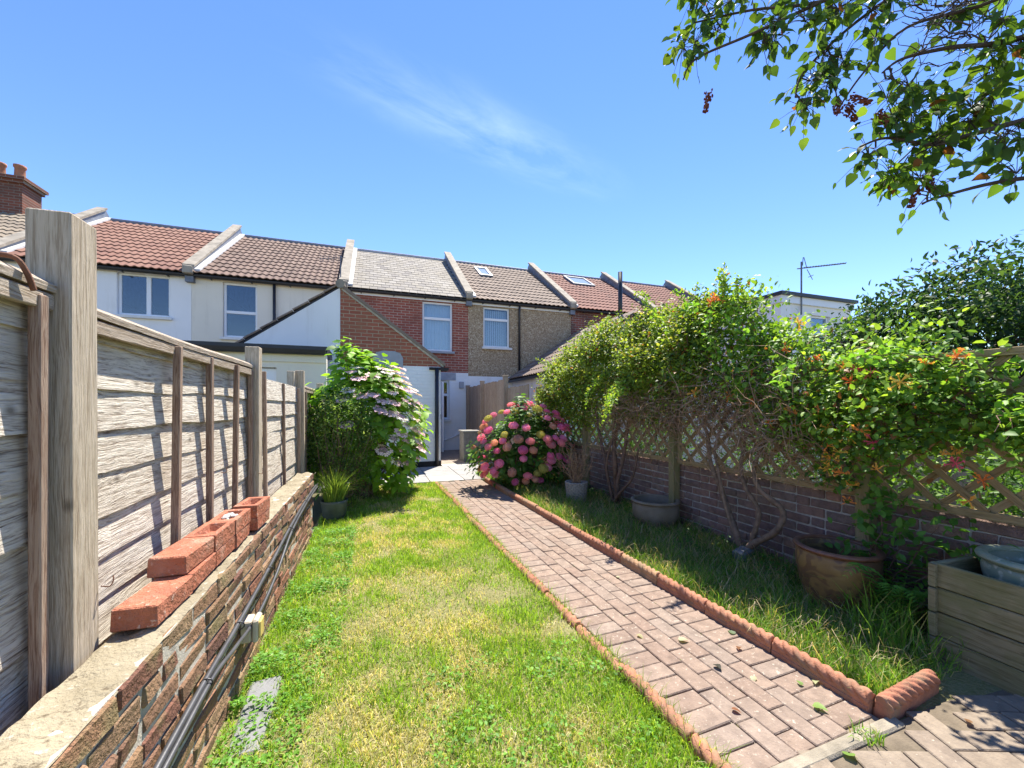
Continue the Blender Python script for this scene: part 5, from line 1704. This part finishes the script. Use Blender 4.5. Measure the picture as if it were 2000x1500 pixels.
ss += [((3.0, 4.2, 1.62), (2.30, 3.62, 1.22), .16), ((2.9, 4.35, 1.55), (2.38, 3.8, 1.12), .14), ((2.95, 4.1, 1.5), (2.2, 3.45, 1.30), .1), ((3.0, 4.6, 1.7), (2.35, 4.1, 1.38), .15),
       ((3.2, 2.98, 2.2), (3.10, 2.84, 2.66), .02), ((3.25, 3.05, 2.2), (3.2, 2.95, 2.62), .02), ((3.15, 2.9, 2.2), (2.98, 2.78, 2.58), .05), ((3.2, 3.2, 2.2), (3.0, 3.4, 2.55), .05), ((3.2, 3.3, 2.2), (3.1, 3.2, 2.58), .05), ((3.2, 2.8, 2.2), (3.1, 2.72, 2.5), .05)]
shoots(rose, rloc, ss, 190, 0.036, [(0.24, 0.38, 0.05), (0.17, 0.32, 0.04), (0.34, 0.38, 0.07)], [3, 3, 2])
hs_ = []
for k in range(16):
    c_ = hcen[RNG.integers(0, len(hcen))]
    hs_.append((c_, c_ + np.array([RNG.normal(-.2, .12), RNG.normal(0, .25), RNG.normal(.02, .2)]), .06))
shoots(hon, hloc, hs_, 90, 0.052, [(0.19, 0.38, 0.05), (0.13, 0.29, 0.04), (0.26, 0.40, 0.08)], [3, 3, 1])
# dry brown tangle under the green
tg = []
for k in range(1900):
    y = RNG.uniform(2.0, 4.6)
    zc = np.interp(y, [2.0, 2.8, 3.6, 4.6], [1.15, 1.28, 1.32, 1.28])
    p = np.array([RX - 0.12 - abs(RNG.normal(0, .18)), y, zc + RNG.normal(0, .19)])
    e = p + rand_dir(1, -.1)[0] * RNG.uniform(.08, .34)
    e[0] = min(e[0], RX + .05)
    tg.append((wig(p - rloc, e - rloc, 4, .025), np.linspace(.0038, .0015, 4)))
tubes_obj('dead_stems', tg, 'dead_twig', rose, 3)['kind'] = 'stuff'
# trunks
rt_ = [([(0, .0, 0), (.02, .05, .25), (-.03, .0, .55), (.0, .06, .85), (.05, .0, 1.25), (.1, .1, 1.7)], .042), ([(.02, -.06, 0), (-.06, -.1, .3), (-.02, -.16, .62), (.02, -.2, 1.0), (.05, -.25, 1.5)], .030),
       ([(.0, .08, 0), (-.02, .2, .35), (.02, .38, .7), (.0, .5, 1.1), (.05, .6, 1.5)], .028), ([(-.05, -.02, .05), (-.10, -.22, .22), (-.04, -.40, .45), (.03, -.42, .8)], .022), ([(-.03, .03, .0), (-.10, .10, .5), (-.06, .02, .9), (.0, .0, 1.4)], .018)]
for pts, r in rt_:
    q = sm_path([(RX - 0.16 + a - rloc[0], 4.62 + b - rloc[1], c_) for a, b, c_ in pts], 5)
    MB().tube(q, list(np.linspace(r, r * .55, len(q))), 8).build('trunk', 'rose_stem', rose, True)
ht = [([(-.14, 0, 0), (-.15, .04, .18), (-.12, .22, .5), (-.14, .34, .78), (-.10, .42, 1.05), (-.05, .62, 1.25)], .024), ([(-.14, -.02, 0), (-.16, -.14, .13), (-.15, -.34, .30), (-.13, -.38, .48), (-.16, -.20, .62), (-.12, -.12, .80), (-.05, -.2, 1.1)], .026),
      ([(-.12, -.05, 0), (-.13, -.12, .2), (-.12, -.16, .42), (-.13, -.04, .60), (-.11, .02, .8), (-.05, .0, 1.15)], .022), ([(-.14, .0, .02), (-.17, .12, .35), (-.14, .25, .72), (-.12, .30, .95), (-.06, .2, 1.3)], .016)]
for pts, r in ht:
    q = sm_path([(RX + a - hloc[0], 2.72 + b - hloc[1], c_) for a, b, c_ in pts], 6)
    MB().tube(q, [r * (1.25 - .7 * i / len(q) + .06 * math.sin(i * 1.3)) for i in range(len(q))], 8).build('trunk', 'bark', hon, True)
tag(MB().cbox(0, 0, .04, .22, .12, .10, .02, .01).build('stone_block', 'stone_grey', None, False, (3.05, 2.62, 0.0), (0, 0, .4)), 'grey stone block lying at the foot of the honeysuckle', 'stone')
# honeysuckle flowers
def hflower(seed):
    g = random.Random(seed)
    mb = MB()
    for k in range(12):
        d = Vector((g.gauss(0, 1), g.gauss(0, 1), g.gauss(.5, .8))).normalized()
        e = d * g.uniform(.026, .042)
        mid = e * .6
        mb.tube([(0, 0, 0), mid, e], [.0016, .0024, .0042], 5)
        s = d.orthogonal().normalized() * .011
        mb.add([e, e + s + d * .007, e + d * .013, e - s + d * .007], [(0, 1, 2, 3)])
    return mb.mesh('honeysuckle_flower', 'petal')
fl = [hflower(k) for k in range(4)]
FC = [(0.80, 0.26, 0.08), (0.74, 0.12, 0.20), (0.84, 0.46, 0.10), (0.82, 0.34, 0.10), (0.84, 0.58, 0.12)]
cand = hcen[(hcen[:, 0] < RX - 0.12) & in_view(hcen)]
for k in range(40):
    c_ = cand[RNG.integers(0, len(cand))] + np.array([-.075, RNG.normal(0, .05), RNG.normal(0, .05)])
    o = link('flower_cluster', random.choice(fl), hon, tuple(c_ - hloc), (RNG.uniform(-.5, .5), RNG.uniform(-.9, 0), RNG.uniform(0, 6)))
    o.color = (*FC[int(RNG.integers(0, 5))], 1)
    o.scale = (RNG.uniform(.8, 1.25),) * 3
for yz in ((1.83, .78), (1.20, .92), (1.32, 1.05), (1.85, .66), (1.25, .80)):
    o = link('flower_cluster', random.choice(fl), hon, (RX - .16 - hloc[0], yz[0] - hloc[1], yz[1]), (0, -.5, RNG.uniform(0, 6)))
    o.color = (*FC[int(RNG.integers(0, 5))], 1)
# dead leaves hanging in the honeysuckle
n = 160
P = np.stack([RX - .1 - np.abs(RNG.normal(0, .1, n)), RNG.normal(1.95, .35, n), RNG.normal(1.12, .12, n)], 1)
Ln = RNG.uniform(.03, .05, n)
link('dead_leaves', leaf_mesh('dead_leaves', P - hloc, rand_dir(n, -.8), rand_dir(n, .2), Ln, Ln * .7, pick([(0.34, 0.19, 0.09), (0.26, 0.14, 0.07)], [1, 1], n), 'leaf', 'oval'), hon)['kind'] = 'stuff'

# leafy sprout and fern by the near post
sp = empty('rose_sprout', (3.08, 1.66, 0))
tag(sp, 'young leafy rose sprout in front of the trellis post above the patterned pot', 'plant')
n = 260
cen = np.array([(0, 0, .45), (.03, .08, .58), (.0, -.12, .55), (-.05, -.05, .68), (.05, .0, .72), (.02, -.2, .45), (-.03, .1, .40), (.05, -.28, .62), (.04, -.42, .50)])
P = cen[RNG.integers(0, len(cen), n)] + RNG.normal(0, .055, (n, 3))
Ln = RNG.uniform(.04, .07, n)
split_leaves(sp, P + np.array([0, 0, 0]), rand_dir(n, 0), rand_dir(n, 1.5), Ln, Ln * .8, pick([(0.08, 0.20, 0.035), (0.12, 0.27, 0.045)], [1, 1], n), 'oval', 60, score=RNG.uniform(0, 1, n))
tubes_obj('stem', [(wig((0, 0, 0), c_, 6, .02), np.linspace(.006, .002, 6)) for c_ in cen], 'rose_stem', sp)
fe = empty('fern', (2.96, 1.50, 0))
tag(fe, 'green fern with arching fronds between the patterned pot and the planter', 'fern')
for k in range(11):
    a = k * 2 * math.pi / 11 + RNG.uniform(-.2, .2)
    ln = RNG.uniform(.30, .46)
    q = np.linspace(0, 1, 18)
    rx_, rz_ = ln * q * .85, .36 * np.sin(q * 2.1) * ln / .42 + .02
    mid = np.stack([rx_ * math.cos(a), rx_ * math.sin(a), rz_], 1)
    P, D, N, Ln = [], [], [], []
    for i in range(2, 18):
        t_ = unit((mid[min(i + 1, 17)] - mid[i - 1])[None])[0]
        sd = np.array([-math.sin(a), math.cos(a), 0])
        for sg in (-1, 1):
            P.append(mid[i]); D.append(sd * sg + t_ * .5 + np.array([0, 0, -.12])); N.append(np.array([0, 0, 1.0])); Ln.append(.075 * math.sin(math.pi * (i / 18) ** .75) + .012)
    P, D, N, Ln = map(np.array, (P, D, N, Ln))
    link('frond', leaf_mesh('frond', P, D, N, Ln, Ln * .34, pick([(0.09, 0.23, 0.035), (0.14, 0.30, 0.045)], [1, 1], len(P)), 'leaf', 'oval'), fe)['kind'] = 'stuff'

# ------------------------------------------------------------------ planter box with glazed pot
pl = empty('planter_box', (2.76, 1.25, 0), R(-3))
tag(pl, 'weathered greenish wooden plank planter box on the right edge', 'planter')
bh = 0.122
for k in range(4):
    z = 0.012 + bh / 2 + k * (bh + 0.004)
    MB().cbox(0, -0.60, 0, 0.028, 1.2, bh, 0.004, 0.0015).build('plank', 'planter_wood', pl, False, (0.014, 0, z))
    MB().cbox(0, -0.60, 0, 0.028, 1.2, bh, 0.004, 0.0015).build('plank', 'planter_wood', pl, False, (0.60, 0, z))
    o = MB().cbox(0, -0.33 + 0.03, 0, 0.026, 0.556, bh, 0.004, 0.0015).build('plank', 'planter_wood', pl, False, (0.03 - 0.02, 0.014 - 0.03, z), (0, 0, R(-90)))
    o.location = (0.606, -0.016, z)
    MB().cbox(0, 0, 0, 0.024, 0.03, bh - .004, 0.003).build('end_grain', 'planter_wood', pl, False, (-0.0125, -0.016, z))
MB().box(0.03, 0.585, -1.19, -0.035, 0.02, 0.34).build('soil', 'pot_soil', pl)
pot('glazed_pot', 'pale green glazed pot standing inside the wooden planter', (3.075, 0.965, 0.34), [(.001, 0), (.13, 0), (.15, .02), (.205, .12), (.212, .17), (.20, .22), (.185, .22), (.19, .16), (.15, .05)], 'glazed_green', ('glazed_green', .207, .225, .024), (.185, .15))

# ------------------------------------------------------------------ trees
lil = empty('lilac_tree', (3.45, -0.75, 0))
tag(lil, 'lilac tree with heart shaped leaves reaching in from the top right', 'tree')
LO = np.array([3.45, -0.75, 0])
def lt(pts):
    return [tuple(np.array(p) - LO) for p in pts]
q = sm_path(lt([(3.45, -.75, 0), (3.47, -.70, .8), (3.42, -.62, 1.5), (3.36, -.5, 2.0)]), 6)
MB().tube(q, list(np.linspace(.085, .06, len(q))), 12).build('trunk', 'bark', lil, True)
limbs = [[(3.36, -.5, 2.0), (3.15, .1, 2.7), (2.85, .7, 3.25), (2.54, 1.12, 3.42), (2.2, 1.42, 3.42), (1.95, 1.62, 3.48), (1.72, 1.80, 3.5)],
         [(3.36, -.5, 2.0), (3.20, .2, 2.45), (2.92, .80, 2.62), (2.70, 1.07, 2.62), (2.58, 1.16, 2.60), (2.42, 1.26, 2.66), (2.30, 1.31, 2.62)],
         [(3.36, -.5, 2.0), (3.3, .1, 2.3), (3.0, .7, 2.32), (2.76, .97, 2.36), (2.66, 1.14, 2.36), (2.60, 1.21, 2.34)],
         [(3.15, .1, 2.7), (3.0, .6, 2.95), (2.80, .98, 3.02), (2.62, 1.12, 3.05), (2.50, 1.24, 3.06), (2.42, 1.28, 3.0)],
         [(2.85, .7, 3.25), (2.72, 1.0, 3.2), (2.50, 1.22, 3.2), (2.36, 1.33, 3.02), (2.28, 1.38, 2.88)],
         [(2.54, 1.12, 3.42), (2.35, 1.35, 3.3), (2.16, 1.48, 3.1), (2.10, 1.49, 2.95)],
         [(2.2, 1.42, 3.42), (1.95, 1.62, 3.35), (1.72, 1.78, 3.28), (1.65, 1.80, 3.16)],
         [(3.36, -.5, 2.0), (3.6, -.3, 2.8), (3.7, .2, 3.3)], [(3.36, -.5, 2.0), (3.1, -.8, 2.7), (2.9, -.9, 3.3)]]
LA = [(1.69, 1.84, 3.55), (1.68, 1.79, 3.3), (1.66, 1.8, 3.18), (1.82, 1.75, 3.47), (1.83, 1.74, 3.3), (1.9, 1.67, 3.31), (2.0, 1.63, 3.45), (2.06, 1.61, 3.25), (2.06, 1.56, 3.35), (2.12, 1.48, 3.25), (2.19, 1.46, 3.35), (2.22, 1.45, 3.19),
      (2.19, 1.46, 3.06), (2.32, 1.41, 3.3), (2.32, 1.41, 3.14), (2.36, 1.34, 3.28), (2.12, 1.48, 2.95), (2.22, 1.45, 2.92), (2.27, 1.41, 2.93), (2.36, 1.29, 3.28), (2.13, 1.53, 3.43), (1.89, 1.67, 3.49), (2.35, 1.4, 3.41), (2.39, 1.31, 3.15), (1.8, 1.78, 3.59)]
LB = [(2.31, 1.31, 2.59), (2.36, 1.29, 2.69), (2.45, 1.26, 2.73), (2.52, 1.24, 2.81), (2.56, 1.19, 2.7), (2.6, 1.15, 2.73), (2.65, 1.12, 2.64), (2.7, 1.09, 2.75), (2.77, 1.04, 2.79), (2.79, 1.0, 2.87), (2.81, 0.98, 2.99), (2.82, 0.96, 2.72), (2.49, 1.25, 2.63),
      (2.55, 1.21, 2.55), (2.46, 1.28, 2.47), (2.53, 1.26, 2.43), (2.57, 1.22, 2.47), (2.62, 1.2, 2.36), (2.36, 1.29, 2.77), (2.69, 1.1, 2.94), (2.76, 1.03, 2.63), (2.78, 0.99, 3.06), (2.78, 0.95, 2.43), (2.75, 0.99, 2.44), (2.77, 0.96, 2.27), (2.71, 1.02, 2.48), (2.63, 1.15, 2.56), (2.83, 0.97, 3.16), (2.65, 1.14, 3.21)]
lc = np.array(LA + LB)
lc = lc + RNG.normal(0, .045, lc.shape) + np.array([.03, -.01, .07])
ext = np.stack([RNG.uniform(2.5, 4.0, 34), RNG.uniform(-1.4, .55, 34), RNG.uniform(2.7, 3.7, 34)], 1)
allc = np.concatenate([lc, ext])
sl_pts = []
for lm in limbs:
    q = sm_path(lm, 6)
    r0 = .017 if len(lm) > 5 else .009
    MB().tube([tuple(np.array(p) - LO) for p in q], list(np.linspace(r0, .004, len(q))), 7).build('branch', 'bark_dark', lil, True)
    sl_pts += [np.array(p) for p in q[4:]]
sl_pts = np.array(sl_pts)
tw_ = []
P, D, N, Ln, C = [], [], [], [], []
for i, c_ in enumerate(allc):
    s_ = sl_pts[np.argmin(np.linalg.norm(sl_pts - c_, axis=1) + RNG.uniform(0, .06, len(sl_pts)))]
    tw_.append((wig(s_ - LO, c_ - LO, 6, .018), np.linspace(.0045, .002, 6)))
    base = pick([(0.07, 0.14, 0.022), (0.10, 0.19, 0.027), (0.135, 0.225, 0.03), (0.045, 0.095, 0.022)], [3, 3, 2, 2], 1)[0]
    m = int(RNG.integers(18, 30)) if i < len(lc) else 22
    for k in range(m):
        o_ = RNG.normal(0, .052 if i < len(lc) else .10, 3)
        P.append(c_ + o_)
        D.append(o_ * 12 + np.array([0, 0, -.75]) + RNG.normal(0, .35, 3))
        N.append(RNG.normal(0, .6, 3) + np.array([0, -.2, .7]))
        Ln.append(RNG.uniform(.036, .070))
        C.append(base * RNG.uniform(.75, 1.25) if RNG.uniform() > .02 else np.array([.24, .09, .03]))
        if i < len(lc):
            tw_.append(([tuple(c_ - LO + o_ * .1), tuple(c_ - LO + o_ * .55 + np.array([0, 0, .008])), tuple(c_ - LO + o_)], [.0016, .0013, .001]))
P, D, N, Ln, C = map(np.array, (P, D, N, Ln, C))
split_leaves(lil, P - LO, D, N, Ln, Ln * 1.02, C, 'heart', 300, score=np.where(in_view(P), 1, 0) * Ln)
# bare twigs
for k in range(34):
    a = np.array([RNG.uniform(2.55, 2.80), RNG.uniform(.98, 1.2), RNG.uniform(2.98, 3.35)])
    e = a + np.array([RNG.uniform(-.28, -.05), RNG.uniform(0.02, .14), RNG.uniform(-.16, .08)])
    tw_.append((wig(a - LO, e - LO, 5, .012), np.linspace(.0038, .0014, 5)))
    for q_ in range(3):
        s_ = a + (e - a) * RNG.uniform(.3, 1)
        tw_.append((wig(s_ - LO, s_ - LO + rand_dir(1)[0] * .07, 3, .006), np.linspace(.0018, .001, 3)))
tubes_obj('twigs', tw_, 'bark_dark', lil, 5)
# dry seed heads
def seed_head(seed):
    g = random.Random(seed)
    mb = MB()
    for k in range(90):
        t_ = g.random()
        a = g.uniform(0, 6.28)
        r = .028 * (1 - .6 * t_) * math.sqrt(g.random())
        mb.cbox(r * math.cos(a), r * math.sin(a), -.10 * t_, .006, .006, .012, .002, .002, g)
    return mb.mesh('seed_head', 'seed_brown')
plain('seed_brown', (0.17, 0.055, 0.035), 0.8, 0.35, 40, 0.3)
sd = seed_head(3)
for p, ry in (((2.31, 1.36, 2.90), .9), ((2.26, 1.38, 2.87), .7), ((2.385, 1.285, 2.79), .6), ((2.62, 1.2, 2.47), .4), ((2.56, 1.2, 2.42), .3), ((1.80, 1.76, 3.10), .2), ((2.30, 1.37, 2.86), 1.2)):
    link('seed_head', sd, lil, tuple(np.array(p) - LO), (.2, ry, RNG.uniform(0, 6)))

dk = empty('evergreen_tree', (8.5, 3.5, 0))
tag(dk, 'dense dark evergreen tree behind the trellis on the right', 'tree')
nC = 1150
d = rand_dir(nC, .25)
cen = np.array([0, 0, 1.95]) + d * np.array([2.0, 1.9, 1.22]) * (RNG.uniform(.25, 1, nC) ** .3 * (1 + .12 * smooth_noise(d[:, 0] * 2.5, d[:, 2] * 2.5 + d[:, 1] * 2, 3, 14, .6, 2)))[:, None]
sp_ = np.array([(-1.55, -.9, 2.75), (-1.3, -.7, 2.95), (-1.2, -.6, 3.15), (-.95, -.8, 3.2), (.3, -.3, 3.3), (-.4, -.6, 3.25), (1.2, 0, 3.1)])
cen = np.concatenate([cen, sp_ + 0, sp_ + [.05, 0, .1]])
per = 26
P = np.repeat(cen, per, 0) + RNG.normal(0, .13, (len(cen) * per, 3))
n = len(P)
Ln = RNG.uniform(.06, .12, n)
C = np.repeat(pick([(0.025, 0.06, 0.022), (0.04, 0.09, 0.025), (0.06, 0.115, 0.035), (0.12, 0.18, 0.06)], [4, 4, 2, 1], len(cen)), per, 0) * RNG.uniform(.75, 1.25, (n, 1))
o = link('crown', leaf_mesh('crown', P, rand_dir(n, .2), rand_dir(n, 1.0), Ln, Ln * .55, C, 'leaf', 'oval'), dk)
o['kind'] = 'stuff'
q = sm_path([(0, 0, 0), (.05, .02, .8), (0, .05, 1.6), (.05, 0, 2.6)], 5)
MB().tube(q, list(np.linspace(.14, .05, len(q))), 10).build('trunk', 'bark_dark', dk, True)
tubes_obj('limbs', [(wig((0, 0, RNG.uniform(.8, 2)), cen[i], 6, .08), np.linspace(.04, .008, 6)) for i in range(0, nC, 22)], 'bark_dark', dk)
# neighbour shrubs filling the view through the trellis
for k, (x, y, r, h, lab) in enumerate(((5.2, 2.0, .8, 1.3, 'low neighbour shrub behind the trellis by the planter'), (5.4, 3.9, .7, 1.2, 'neighbour shrub behind the middle of the trellis'),
                                       (4.9, 6.2, .55, 1.1, 'neighbour shrub behind the far part of the trellis'),
                                       (4.15, 5.0, .5, 1.45, 'tall neighbour shrub against the trellis near the rose trunk'), (4.1, 3.1, .5, 1.5, 'tall neighbour shrub against the trellis near the honeysuckle trunk'),
                                       (4.3, 7.2, .5, 1.3, 'furthest neighbour shrub against the trellis beside the pink hydrangea'), (4.2, 1.2, .5, 1.2, 'neighbour shrub against the trellis behind the planter'))):
    s_ = empty('neighbour_shrub', (x, y, 0))
    tag(s_, lab, 'shrub')
    d = rand_dir(130, .4)
    cen = np.array([0, 0, h * .5]) + d * np.array([r, r, h * .5]) * (RNG.uniform(.3, 1, 130) ** .4)[:, None]
    P = np.repeat(cen, 18, 0) + RNG.normal(0, .07, (130 * 18, 3))
    n = len(P)
    Ln = RNG.uniform(.05, .08, n)
    link('foliage', leaf_mesh('foliage', P, rand_dir(n, .2), rand_dir(n, 1), Ln, Ln * .6, pick([(0.06, 0.14, 0.03), (0.10, 0.2, 0.04)], [1, 1], n), 'leaf', 'small'), s_)['kind'] = 'stuff'
    tubes_obj('stem', [(wig((0, 0, 0), cen[i], 5, .04), np.linspace(.012, .004, 5)) for i in range(0, 130, 10)], 'bark', s_)

# ------------------------------------------------------------------ fallen leaves on the path
me = np_mesh('fallen_leaf', *[LEAF_T['heart'][0] * [.055, .055, .055], LEAF_T['heart'][1]], 'leaf_single')
for k, (x, y, c_) in enumerate(((1.72, 1.42, (.42, .42, .26)), (1.88, 1.30, (.16, .26, .06)), (1.60, 1.78, (.40, .42, .28)), (1.94, 1.72, (.14, .2, .1)), (1.86, 1.62, (.20, .09, .04)), (1.45, 1.30, (.24, .10, .05)),
                                (1.62, 1.55, (.05, .05, .04)), (1.80, 1.20, (.20, .32, .07)), (1.97, 1.30, (.38, .4, .22)), (1.75, 2.6, (.4, .4, .26)), (1.66, .98, (.18, .30, .06)), (1.42, 1.9, (.38, .36, .2)), (2.3, .92, (.22, .12, .06)))):
    o = link('fallen_leaf', me, None, (x, y, .034), (RNG.uniform(-.3, .3), RNG.uniform(-.3, .3), RNG.uniform(0, 6)))
    o.color = (*c_, 1)
    o.scale = (RNG.uniform(.55, 1.0),) * 3
    tag(o, 'small dry leaf fallen on the near end of the block path', 'leaf', 'fallen leaves on the path')
